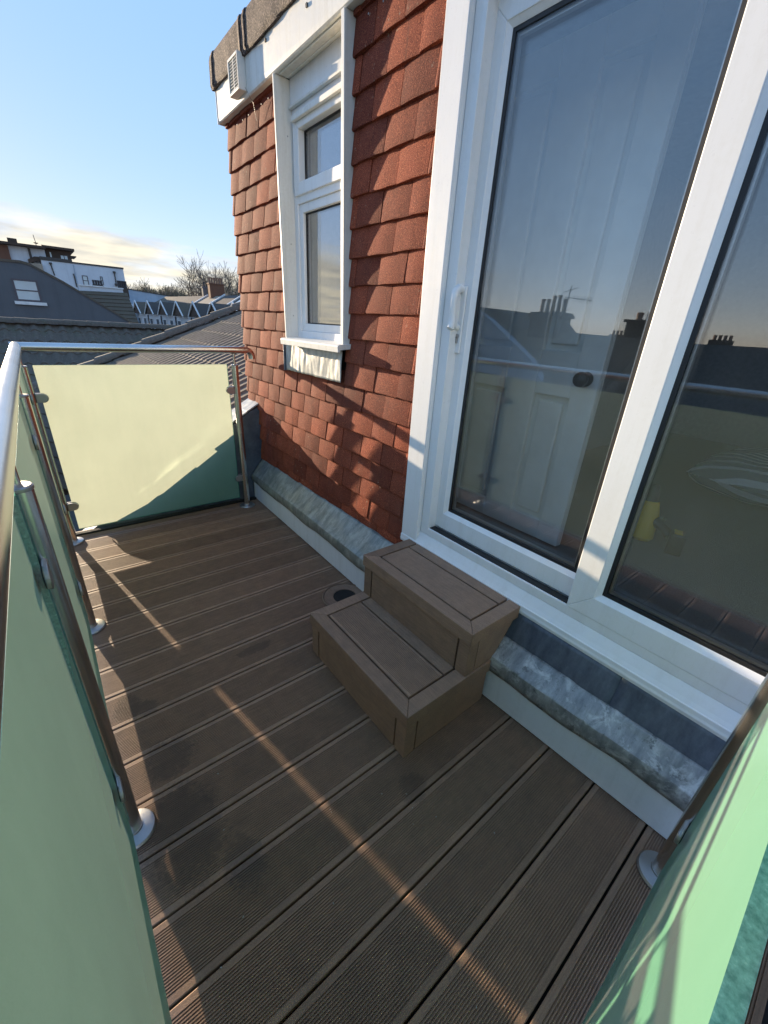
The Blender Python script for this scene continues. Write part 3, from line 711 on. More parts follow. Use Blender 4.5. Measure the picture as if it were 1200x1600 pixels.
    for y0, y1 in ((2.3005, 2.312), (1.716, 1.7375)):
        MB().extrude([(1.124, y0, 1.160), (1.110, y0, 2.2675), (1.205, y0, 2.2675), (1.205, y0, 1.160)], (0, y1 - y0, 0)).build('cheek_panel', 'weathered_upvc', win, bevel=0.0015)
    for z in (2.06, 1.62, 1.28): MB().tube([(1.172, 2.3004, z), (1.172, 2.2994, z)], 0.0035, 8).build('screw', 'clamp_steel', win)
    MB().extrude([(1.086, 1.700, 1.131), (1.084, 1.700, 1.158), (1.092, 1.700, 1.164), (1.200, 1.700, 1.172), (1.200, 1.700, 1.150), (1.100, 1.700, 1.141), (1.098, 1.700, 1.131)], (0, 0.597, 0)).build('sill', 'weathered_upvc', win, bevel=0.0015)
    def apr(u, v):
        y = 1.742 + 0.590 * u; z = 0.990 + 0.150 * v
        c = 0.005 * noise.noise(Vector((y * 26, z * 5, 2.1))) + 0.003 * noise.noise(Vector((y * 60, z * 14, 5.1)))
        return (1.131 + 0.004 * v + c, y, z + 0.004 * noise.noise(Vector((y * 9, 1, 1))) * (1 - v))
    o = MB().grid(apr, 60, 14).build('lead_apron', 'lead_bright', D, smooth=60); m = o.modifiers.new('thickness', 'SOLIDIFY'); m.thickness = 0.003; m.offset = 0
    MB().box(1.120, 1.150, 2.3335, 2.3425, 0.985, 1.138).build('apron_fold', 'lead_blue', D, bevel=0.002)
    # --- sliding door
    yl, yr = 1.132, -0.93
    fr = MB()
    fr.box(1.166, 1.29, 1.088, yl, 0.4305, 2.16).box(1.166, 1.29, yr, yr + 0.044, 0.4305, 2.16)
    fr.box(1.166, 1.29, yr + 0.044, 1.088, 2.11, 2.16).box(1.166, 1.176, yr + 0.044, 1.088, 0.4305, 0.4635).box(1.176, 1.29, yr + 0.044, 1.088, 0.4305, 0.452)
    door = fr.build('sliding_door', W, D, bevel=0.002)
    MB().box(1.142, 1.166, yl + 0.0005, 1.2285, 0.3885, 2.26).box(1.142, 1.166, yr - 0.10, yr - 0.0005, 0.3885, 2.26).box(1.142, 1.166, yr, yl, 2.165, 2.26).box(1.1662, 1.20, yl + 0.001, 1.2285, 0.3885, 2.26).build('casing', W, door, bevel=0.002)
    MB().extrude([(1.147, yr - 0.1, 0.3505), (1.139, yr - 0.1, 0.354), (1.1365, yr - 0.1, 0.366), (1.1385, yr - 0.1, 0.374), (1.139, yr - 0.1, 0.3865), (1.1425, yr - 0.1, 0.3885), (1.150, yr - 0.1, 0.400), (1.1665, yr - 0.1, 0.430), (1.29, yr - 0.1, 0.430), (1.29, yr - 0.1, 0.3505)], (0, yl - yr + 0.197, 0)).build('sill', W, door, bevel=0.001)
    bx('track', 'black_rubber', door, 1.1765, 1.208, 0.36, 1.087, 0.4525, 0.4655)
    def leaf(name, x0, x1, y0, y1, z0, z1, w, gx):
        q = ring(name, door, x0, x1, y0, y1, z0, z1, w, W, 0.0025)
        b = MB(); s = 0.014; a0, a1, c0, c1 = y0 + w, y1 - w, z0 + w, z1 - w
        for p1, p2 in (((a0, c0), (a1, c0)), ((a1, c0), (a1, c1)), ((a1, c1), (a0, c1)), ((a0, c1), (a0, c0))):
            ctr = Vector(((a0 + a1) / 2, (c0 + c1) / 2))
            def ins(p, d): return (p[0] + (d if p[0] < ctr.x else -d), p[1] + (d if p[1] < ctr.y else -d))
            i1, i2 = ins(p1, s), ins(p2, s)
            b.add([(x0 + 0.003, *p1), (x0 + 0.003, *p2), (gx - 0.004, *i2), (gx - 0.004, *i1), (gx + 0.01, *i1), (gx + 0.01, *i2), (gx + 0.01, *p2), (gx + 0.01, *p1)], [(0, 1, 2, 3), (3, 2, 5, 4), (4, 5, 6, 7), (0, 7, 6, 1)])
        b.build('glazing_bead', W, door)
        a0 += s; a1 -= s; c0 += s; c1 -= s
        ring('gasket', door, gx - 0.003, gx + 0.03, a0, a1, c0, c1, 0.011, 'black_rubber', 0)
        ring('spacer_bar', door, gx + 0.008, gx + 0.022, a0 + 0.0112, a1 - 0.0112, c0 + 0.0112, c1 - 0.0112, 0.007, 'clamp_steel', 0)
        bx('pane', 'door_glass', door, gx, gx + 0.006, a0 + 0.011, a1 - 0.011, c0 + 0.011, c1 - 0.011)
        bx('pane', 'door_glass', door, gx + 0.024, gx + 0.029, a0 + 0.011, a1 - 0.011, c0 + 0.011, c1 - 0.011)
    leaf('door_leaf', 1.209, 1.255, 0.378, 1.120, 0.470, 2.105, 0.070, 1.226)
    leaf('fixed_leaf', 1.1665 - 0.003, 1.206, yr + 0.03, 0.4415, 0.4645, 2.109, 0.072, 1.181)
    h = MB(); hy = 1.083
    h.extrude([(1.2088, hy - 0.014, 1.178), (1.2088, hy + 0.014, 1.178), (1.2088, hy + 0.015, 1.395), (1.2088, hy - 0.015, 1.395)], (-0.009, 0, 0))
    hd = h.build('handle', W, door, bevel=0.004)
    gp = [(1.200, 1.385), (1.180, 1.386), (1.168, 1.372), (1.164, 1.345), (1.166, 1.310), (1.170, 1.285), (1.165, 1.266), (1.160, 1.258)]
    MB().tube([(a, hy + 0.004, b) for a, b in gp], [0.013, 0.015, 0.015, 0.0135, 0.013, 0.014, 0.015, 0.012], 12).build('grip', W, hd, smooth=60)
    MB().tube([(1.170, hy + 0.004, 1.285), (1.185, hy + 0.003, 1.268), (1.2, hy + 0.002, 1.263)], 0.010, 10).build('grip', W, hd, smooth=60)
    MB().tube([(1.1998, hy, 1.236), (1.196, hy, 1.236)], 0.0075, 14).box(1.196, 1.1998, hy - 0.004, hy + 0.004, 1.212, 1.232).build('lock_cylinder', 'clamp_steel', hd)
    return D
DORMER = build_dormer()

# ------------------------------------------------------------------ room behind the door
def struct(o, label=None): return tag(o, label, kind='structure')
struct(bx('room_floor', 'carpet', None, 1.29, 5.1, -3.1, 2.95, 0.30, 0.40))
struct(bx('room_ceiling', 'interior_paint', None, 1.29, 5.1, -3.1, 2.95, 2.30, 2.36))
struct(bx('room_wall', 'interior_paint', None, 5.1, 5.2, -3.1, 2.95, 0.40, 2.30))
struct(bx('room_wall', 'interior_paint', None, 1.292, 5.1, 1.52, 1.60, 0.40, 2.30))
struct(bx('room_wall', 'interior_paint', None, 1.292, 5.1, 2.345, 2.945, 0.40, 2.30))
struct(MB().box(1.292, 2.0, -3.2, -3.1, 0.40, 2.30).box(4.7, 5.1, -3.2, -3.1, 0.40, 2.30).box(2.0, 4.7, -3.2, -3.1, 0.40, 1.1).box(2.0, 4.7, -3.2, -3.1, 2.2, 2.30).build('room_wall', 'interior_paint'))  # unseen end wall; its opening is added to let skylight brighten the room
def build_inner_door():
    t = thing('interior_door', 'white panelled door standing open behind the sliding glass', 'door', (1.62, 1.08, 0.41))
    x0, x1 = 1.602, 1.640; y0, y1, z0, z1 = 0.722, 1.475, 0.412, 2.165
    bx('door_slab', 'door_paint', t, x0 + 0.024, x1, y0, y1, z0, z1)
    b = MB(); ys = [y0, 0.822, 0.980, 1.130, 1.320, y1]; zs = [z0, 0.500, 1.035, 1.205, 1.62, 1.70, 2.065, z1]
    b.box(x0, x0 + 0.0238, ys[0], ys[1], z0, z1).box(x0, x0 + 0.0238, ys[2], ys[3], z0, z1).box(x0, x0 + 0.0238, ys[4], ys[5], z0, z1)
    for a, c in ((ys[1], ys[2]), (ys[3], ys[4])):
        for p, q in ((z0, zs[1]), (zs[2], zs[3]), (zs[6], z1)): b.box(x0, x0 + 0.0238, a, c, p, q)
    b.build('door_frame', 'door_paint', t, bevel=0.004)
    for a, c in ((ys[1], ys[2]), (ys[3], ys[4])):
        for p, q in ((zs[1], zs[2]), (zs[3], zs[6])):
            bx('door_panel', 'door_paint', t, x0 + 0.008, x0 + 0.0235, a + 0.024, c - 0.024, p + 0.024, q - 0.024, bevel=0.007)
    k = MB(); pr = [(0.026, 0.0), (0.027, 0.004), (0.012, 0.008), (0.010, 0.022), (0.022, 0.030), (0.028, 0.042), (0.026, 0.054), (0.014, 0.062)]
    k.lathe(pr, (0, 0, 0), 28); k.v = [(x0 - z, 0.772 + y, 1.115 + x) for x, y, z in k.v]; k.f = [tuple(reversed(f)) for f in k.f]
    k.build('knob', 'black_metal', t, smooth=40)
build_inner_door()
def build_drill():
    t = thing('cordless_drill', 'yellow and black cordless drill standing nose up on the floor behind the glass', 'drill', (2.08, 0.47, 0.40))
    z = 0.446
    def blk(c, d, L, w, h):
        d = Vector((d[0], d[1], 0)).normalized(); n = Vector((-d.y, d.x, 0)); c = Vector(c); b = MB()
        vs = [c + d * (L / 2 * i) + n * (w / 2 * j) + Vector((0, 0, h / 2 * k)) for k in (-1, 1) for i, j in ((-1, -1), (1, -1), (1, 1), (-1, 1))]
        return b.add(vs, [(0, 3, 2, 1), (4, 5, 6, 7), (0, 1, 5, 4), (1, 2, 6, 5), (2, 3, 7, 6), (3, 0, 4, 7)])
    MB().tube([(2.055, 0.535, 0.402), (2.057, 0.537, 0.415), (2.075, 0.552, 0.525), (2.086, 0.560, 0.585)], [0.030, 0.043, 0.045, 0.034], 18).build('body', 'yellow_plastic', t, smooth=40)
    MB().tube([(2.0862, 0.5602, 0.586), (2.090, 0.563, 0.612), (2.098, 0.569, 0.652), (2.101, 0.571, 0.665)], [0.028, 0.027, 0.023, 0.012], 16).build('chuck', 'black_plastic', t, smooth=40)
    MB().tube([(2.07, 0.515, 0.505), (2.062, 0.475, 0.490), (2.05, 0.435, 0.470)], [0.025, 0.021, 0.024], 14).build('grip', 'black_plastic', t, smooth=50)
    MB().tube([(2.07, 0.49, 0.515), (2.068, 0.478, 0.535)], 0.008, 8).build('trigger', 'black_plastic', t, smooth=50)
    bat = blk((2.04, 0.405, 0.452), (1.0, 0.35), 0.075, 0.062, 0.100).build('battery', 'black_plastic', t, bevel=0.008)
    blk((2.035, 0.405, 0.504), (1.0, 0.35), 0.045, 0.03, 0.004).build('battery_badge', 'yellow_plastic', bat)
build_drill()
def build_pillow():
    def fn(u, v):
        a = (u - 0.5) * 2; b = (v - 0.5) * 2
        return a, b
    b = MB(); n = 26
    for sg in (1, -1):
        b.grid(lambda u, v, sg=sg: ((u - 0.5) * 0.95 * (1 - 0.06 * (2 * v - 1) ** 2), (v - 0.5) * 0.62 * (1 - 0.08 * (2 * u - 1) ** 2), sg * 0.13 * max(0.0, (1 - (2 * u - 1) ** 4) * (1 - (2 * v - 1) ** 4)) ** 0.6 + 0.012 * noise.noise(Vector((u * 5, v * 5, sg)))), n, n)
    half = (n + 1) ** 2; k = 0
    b.v = [(3.42 + 0.97 * x + 0.12 * y, 0.36 - 0.12 * x + 0.97 * y, 0.535 + z) for x, y, z in b.v]
    o = b.build('pillow', 'striped_cotton', smooth=80)
    tag(o, 'grey and white striped pillow lying on the floor in the room', 'pillow')
build_pillow()

# ------------------------------------------------------------------ neighbouring roofs
def corr(y, per, kind):
    u = (y / per) % 1.0
    if kind == 'rib': return 0.017 * (1.0 if 0.30 < u < 0.70 else (0.0 if u < 0.29 or u > 0.71 else 0.5))
    return 0.035 * math.sin(2 * PI * u)
def build_ribbed():
    t = thing('ribbed_tile_roof', 'sunlit ribbed tile roof with a sloping hip beside the red dormer', 'roof', (1.5, 5.5, 0))
    zp = lambda x: 0.0485 + 0.4537 * x
    yh = lambda x: 8.47 - 0.392 * (x - 0.85)
    per = 0.155; dx = 0.30; n = 0
    sl = 0.4537
    x = 0.06; b = MB()
    ys = []
    y = 2.93
    while y < 9.4: ys += [y, y + 0.26 * per, y + 0.36 * per, y + 0.64 * per, y + 0.74 * per]; y += per
    while x < 6.0:
        rows = []
        for xx, lift in ((x - 0.012, 0.010), (x + dx, -0.003)):
            rows.append([(xx, min(yy, yh(xx)), zp(xx) + lift + corr(yy - 2.93 + 1e-6, per, 'rib')) for yy in ys])
        low = [(p[0], p[1], p[2] - 0.03) for p in rows[0]]
        W = len(ys); b.add(low + rows[0] + rows[1], [(j * W + i + 1, j * W + i, j * W + W + i, j * W + W + i + 1) for j in (0, 1) for i in range(W - 1)])
        x += dx
    o = b.build('tile_courses', 'roof_ribbed', t); o['kind'] = 'stuff'
    # hip tiles
    p0 = Vector((-0.3, yh(-0.3), zp(-0.3))); d = Vector((1, -0.392, 0.4537)); L = d.length; d.normalize(); s = Vector((0.4, 1, 0)).normalized()
    i = 0; step = 0.40
    me = None
    while i * step < 7.0:
        a = p0 + d * (i * step); q = a + d * (step + 0.03); up = Vector((0, 0, 1))
        ring = lambda c, r: [c + s * (r * math.cos(k * PI / 8)) + up * (r * 0.85 * math.sin(k * PI / 8) + 0.0) for k in range(9)]
        m = MB(); A = ring(a + up * 0.035, 0.135); B = ring(q + up * 0.02, 0.12)
        m.add(A + B, [(k, 9 + k, 10 + k, k + 1) for k in range(8)] + [tuple(range(9))])
        m.build('ridge_tile', 'roof_ribbed', t, smooth=60); i += 1
    # near verge: stepped lead over a low sloping upstand
    v = MB(); zv = lambda x: 0.616 + 0.61 * (x - 1.03)
    pts = [(-0.6, zv(-0.6) - 1.5)]
    x = -0.6
    pts = []
    while x < 1.16:
        pts.append((x, zv(x) - 0.012)); x += 0.245; pts.append((x, zv(x) + 0.018 - 0.245 * 0.08)); 
    poly = [(-0.6, -1.6)] + pts + [(pts[-1][0], -1.6)]
    v.extrude([(a, 2.85, c) for a, c in reversed(poly)], (0, 0.10, 0))
    v.build('verge_upstand', 'lead_blue', t, bevel=0.004)
    for k in range(4):
        xx = 1.17 - 0.10 * k
        MB().extrude([(xx - 0.11, 2.842, zv(xx - 0.11) + 0.012), (xx, 2.842, zv(xx) + 0.006), (xx, 2.842, zv(xx) + 0.018), (xx - 0.11, 2.842, zv(xx - 0.11) + 0.022)], (0, 0.20, 0)).build('lead_step', 'lead_bright', t, bevel=0.002)
build_ribbed()

def pantile_roof(name, label, group, x0, x1, yr, zr, depth, pitch, per, mat, ridge=True, crs=0.33, face=-1):
    """slope facing -Y from a level ridge at (y=yr,z=zr)"""
    t = thing(name, label, 'roof', ((x0 + x1) / 2, yr - depth / 2, zr - depth * pitch), group)
    b = MB(); xs = []; x = x0
    while x <= x1: xs.append(x); x += per / 6
    y = yr - depth
    while y < yr:
        R = []
        for yy, lift in ((y - 0.01, 0.025), (min(yr, y + crs), -0.004)):
            R.append([(xx, yy, zr - (yr - yy) * pitch + lift + corr(xx, per, 'pan') + 0.010 * noise.noise(Vector((xx * 2.0, yy * 2.0, 0)))) for xx in xs])
        low = [(p[0], p[1], p[2] - 0.035) for p in R[0]]; W = len(xs)
        b.add(low + R[0] + R[1], [(j * W + i, j * W + i + 1, j * W + W + i + 1, j * W + W + i) for j in (0, 1) for i in range(W - 1)])
        y += crs
    o = b.build('tile_courses', mat, t, smooth=45); o['kind'] = 'stuff'
    MB().add([(x0, yr, zr), (x1, yr, zr), (x1, yr + depth, zr - depth * pitch), (x0, yr + depth, zr - depth * pitch), (x0, yr - depth, zr - depth * pitch - 0.1), (x1, yr - depth, zr - depth * pitch - 0.1)], [(0, 1, 2, 3), (1, 0, 4, 5), (0, 3, 4), (1, 5, 2), (3, 2, 5, 4)]).build('rear_slope', mat, t)
    if ridge:
        base = None; n = int((x1 - x0) / 0.45)
        for i in range(n):
            xx = x0 + i * 0.45; m = MB()
            ringf = lambda xq, r: [(xq, yr + r * math.cos(k * PI / 6), zr + r * 0.8 * math.sin(k * PI / 6) + 0.01) for k in range(7)]
            A, B = ringf(xx, 0.135), ringf(xx + 0.465, 0.123)
            m.add(A + B, [(k, k + 1, 8 + k, 7 + k) for k in range(6)] + [tuple(range(7))]); m.build('ridge_tile', mat, t, smooth=60)
    return t
pantile_roof('pantile_roof', 'long dark weathered pantile roof behind the far glass panel', None, -7.0, 5.2, 13.0, 0.865, 4.2, 0.62, 0.26, 'roof_dark')
pantile_roof('pantile_roof', 'low brown tiled roof seen in the gap beside the far corner post', None, -4.5, -0.35, 7.4, -0.15, 4.2, 0.30, 0.26, 'roof_brown', False)

# ------------------------------------------------------------------ town in the distance
def poly_house(): pass
def build_gable_house():
    y = 30.0; Y2 = 38.0
    t = thing('gable_house', 'grey rendered gable end with one white sash window', 'house', (0, y, -9))
    top = [(-9.0, 0.6), (-5.0, 2.9), (-3.6, 3.16), (-0.45, 3.14), (0.33, 3.16), (0.65, 3.09), (1.87, 2.43), (3.38, 1.47), (4.80, 0.58), (5.6, 0.05)]
    poly = [(-9.0, -9.0)] + top + [(5.6, -9.0)]
    MB().extrude([(a, y, b) for a, b in poly], (0, 0.3, 0)).build('gable_wall', 'grey_render', t)
    c = MB()
    for (a, b), (a2, b2) in zip(top[:-1], top[1:]):
        c.extrude([(a, y - 0.05, b - 0.02), (a2, y - 0.05, b2 - 0.02), (a2, y - 0.05, b2 + 0.09), (a, y - 0.05, b + 0.09)], (0, 0.4, 0))
    c.build('verge_coping', 'roof_dark', t)
    r = MB()
    for (a, b), (a2, b2) in zip(top[:-1], top[1:]): r.add([(a, y + 0.3, b - 0.03), (a2, y + 0.3, b2 - 0.03), (a2, Y2, b2 - 0.03), (a, Y2, b - 0.03)], [(0, 1, 2, 3)])
    r.build('roof', 'roof_dark', t)
    xa, xb, za, zb = -0.24, 0.80, 1.40, 2.42
    w = MB(); f = 0.09
    w.box(xa, xb, y - 0.03, y, za, za + f).box(xa, xb, y - 0.03, y, zb - f, zb).box(xa, xa + f, y - 0.03, y, za + f, zb - f).box(xb - f, xb, y - 0.03, y, za + f, zb - f).box(xa + f, xb - f, y - 0.025, y, (za + zb) / 2 - 0.03, (za + zb) / 2 + 0.03)
    win = w.build('window', 'frame_dark', t)
    bx('pane', 'window_pale', win, xa + f, xb - f, y - 0.012, y, za + f, (za + zb) / 2 - 0.03); bx('pane', 'window_pale', win, xa + f, xb - f, y - 0.018, y, (za + zb) / 2 + 0.03, zb - f)
    bx('sill', 'white_trim', win, xa - 0.10, xb + 0.16, y - 0.12, y, za - 0.15, za - 0.005)
    MB().box(-1.9, -0.9, y + 0.6, y + 1.2, 3.0, 3.42).box(-3.0, -2.2, y + 0.8, y + 1.4, 3.0, 3.5).build('chimney', 'brick_dark', t)
    bx('white_flashing', 'white_trim', t, 4.62, 4.95, y - 0.06, y - 0.02, 0.40, 0.62)
build_gable_house()

def build_brown_roof_house():
    t = thing('tiled_house', 'brown tiled house roof between the grey gable and the terrace', 'house', (6.0, 44, -9))
    # slope facing the balcony
    nx = 18; tl, tr, br, bl = Vector((3.6, 43.5, 2.50)), Vector((6.95, 43.5, 2.62)), Vector((7.0, 41.0, 0.42)), Vector((3.6, 41.0, 0.42))
    for k in range(8):
        a0, a1 = k / 8, (k + 1) / 8; q = MB(); up = Vector((0, -0.03, 0.03))
        l0, r0, l1, r1 = bl.lerp(tl, a0) + up, br.lerp(tr, a0) + up, bl.lerp(tl, a1), br.lerp(tr, a1)
        q.add([l0, r0, r1, l1, l0 - up * 1.5, r0 - up * 1.5], [(0, 1, 2, 3), (4, 5, 1, 0)]); q.build('tile_course', 'roof_brown', t)
    MB().add([bl - Vector((0, 0, 0.1)), br - Vector((0, 0, 0.1)), tr - Vector((0, 0, 0.1)), tl - Vector((0, 0, 0.1)), (3.6, 46, 0.4), (7.0, 46, 0.4)], [(0, 1, 2, 3), (3, 2, 5, 4), (1, 5, 2), (0, 3, 4)]).box(3.7, 6.9, 41.2, 45.8, -9, 0.35).build('wall', 'tan_render', t)
    # parapet ledge and pots above it
    bx('parapet', 'white_render', t, 3.75, 6.7, 43.6, 44.2, 2.35, 2.86); bx('parapet_cap', 'white_trim', t, 3.7, 6.75, 43.5, 44.3, 2.865, 2.95)
    ch = bx('chimney', 'brick_dark', t, 4.72, 5.42, 43.9, 44.5, 2.955, 3.02)
    for i in range(4): MB().lathe([(0.10, 0), (0.075, 0.08), (0.085, 0.34), (0.095, 0.36)], (4.80 + i * 0.175, 44.2, 3.02), 10).build('chimney_pot', 'pot_dark', ch, smooth=40)
    ch = bx('chimney', 'brick_dark', t, 6.45, 7.12, 43.7, 44.5, 2.2, 2.95)
    for i in range(4): MB().lathe([(0.12, 0), (0.10, 0.1), (0.11, 0.52), (0.125, 0.55)], (6.55 + i * 0.16, 44.1, 2.95), 10).build('chimney_pot', 'pot_dark', ch, smooth=40)
build_brown_roof_house()

def win_part(par, x0, x1, y, z0, z1, bars=1, frame='white_trim', glass='window_dark', fw=0.07):
    w = MB(); w.box(x0, x1, y - 0.05, y - 0.001, z0, z0 + fw).box(x0, x1, y - 0.05, y - 0.001, z1 - fw, z1).box(x0, x0 + fw, y - 0.05, y - 0.001, z0 + fw, z1 - fw).box(x1 - fw, x1, y - 0.05, y - 0.001, z0 + fw, z1 - fw)
    for i in range(bars):
        z = z0 + (z1 - z0) * (i + 1) / (bars + 1); w.box(x0 + fw, x1 - fw, y - 0.04, y - 0.001, z - 0.03, z + 0.03)
    o = w.build('window', frame, par); bx('pane', glass, o, x0 + fw, x1 - fw, y - 0.02, y - 0.003, z0 + fw, z1 - fw); return o
def build_white_block():
    Y = 60.0
    t = thing('apartment_block', 'tall white rendered block with a dark penthouse storey', 'building', (6, 66, -9))
    bx('wall', 'white_render', t, 2.35, 9.62, Y, 76, -9, 5.50)
    MB().box(2.30, 9.68, Y - 0.06, Y + 0.25, 5.505, 5.66).box(2.30, 5.0, Y - 0.08, Y + 0.25, 5.67, 5.82).build('parapet_coping', 'roof_slate', t)
    bx('return_wall', 'blue_render', t, 4.98, 5.05, Y - 0.05, Y - 0.002, 1.0, 5.4)
    # left wing, brick and white panels
    bx('wing', 'white_render', t, -4.0, 2.9, Y + 1.0, 74, -9, 6.55)
    bx('brick_panel', 'brick_brown', t, -4.0, 0.0, Y + 0.7, Y + 0.995, 3.0, 6.5)
    bx('wing_roof', 'cladding_brown', t, -4.6, 3.0, Y + 0.2, 74.5, 6.56, 6.78)
    bx('plant_box', 'cladding_brown', t, 0.1, 0.85, Y + 1.5, Y + 3, 6.79, 7.25)
    bx('downpipe', 'roof_slate', t, 1.52, 1.72, Y + 0.86, Y + 0.995, 5.2, 6.5)
    MB().extrude([(1.30, Y + 0.4, 5.15), (2.9, Y + 0.4, 5.62), (2.9, Y + 0.4, 5.82), (1.9, Y + 0.4, 5.78), (1.30, Y + 0.4, 5.45)], (0, 0.5, 0)).build('stair_roof', 'cladding_brown', t)
    bx('tan_wall', 'tan_render', t, 1.55, 2.345, Y - 0.4, Y + 0.35, 3.4, 5.1)
    # penthouse
    bx('penthouse', 'cladding_brown', t, 2.95, 5.10, Y + 1.2, 72, 5.67, 6.70)
    bx('penthouse_roof', 'cladding_brown', t, 2.7, 5.45, Y + 0.5, 72.5, 6.71, 6.92)
    bx('canopy', 'cladding_brown', t, 5.105, 5.55, Y + 1.0, Y + 4, 6.22, 6.30)
    for x in (4.18, 4.50): bx('pane', 'window_pale', t, x, x + 0.25, Y + 1.17, Y + 1.195, 5.86, 6.22)
    bx('pane', 'window_pale', t, 3.28, 3.40, Y + 1.17, Y + 1.195, 5.95, 6.4)
    # openings and pipes on the main wall
    w = win_part(t, 5.56, 6.08, Y, 3.50, 4.48, 1, 'frame_dark', 'window_pale')
    win_part(t, 7.22, 7.46, Y, 3.75, 4.55, 1, 'frame_dark', 'window_pale')
    for pts in ([(3.07, 5.25), (3.18, 4.2)], [(4.86, 4.55), (4.90, 3.3)], [(8.68, 5.08), (8.66, 4.0)]):
        MB().tube([(pts[0][0], Y - 0.08, pts[0][1]), (pts[1][0], Y - 0.08, pts[1][1])], 0.055, 8).build('downpipe', 'roof_slate', t)
    for x in (3.07, 8.68): bx('hopper', 'roof_slate', t, x - 0.12, x + 0.12, Y - 0.2, Y - 0.005, 5.0 if x > 5 else 5.2, 5.2 if x > 5 else 5.36)
    bx('meter_box', 'roof_slate', t, 8.5, 8.8, Y - 0.25, Y - 0.005, 3.75, 3.98)
    # satellite dish on the wing roof
    MB().tube([(2.35, Y + 2, 6.78), (2.35, Y + 2, 7.25), (2.30, Y + 2, 7.85)], 0.03, 6).build('mast', 'roof_slate', t)
    MB().lathe([(0.02, 0.0), (0.14, 0.03), (0.22, 0.10)], (2.36, Y + 1.8, 7.05), 14).build('dish', 'roof_slate', t)
build_white_block()
def build_long_wall():
    t = thing('rendered_building', 'long low pale blue rendered building behind the terrace', 'building', (11.6, 60, -9))
    MB().extrude([(9.42, 61.5, -9), (14.6, 61.5, -9), (14.6, 61.5, 3.18), (9.42, 61.5, 3.62)], (0, 9, 0)).build('wall', 'blue_render', t)
    MB().extrude([(9.40, 61.42, 3.63), (14.6, 61.42, 3.19), (14.6, 61.42, 3.27), (9.40, 61.42, 3.71)], (0, 9.2, 0)).build('coping', 'roof_slate', t)
    bx('lower_wing', 'white_render', t, 9.35, 10.4, 58.5, 61.4, -9, 2.02); bx('lower_wing', 'blue_render', t, 9.3, 10.35, 57.3, 58.4, -9, 1.25)
build_long_wall()

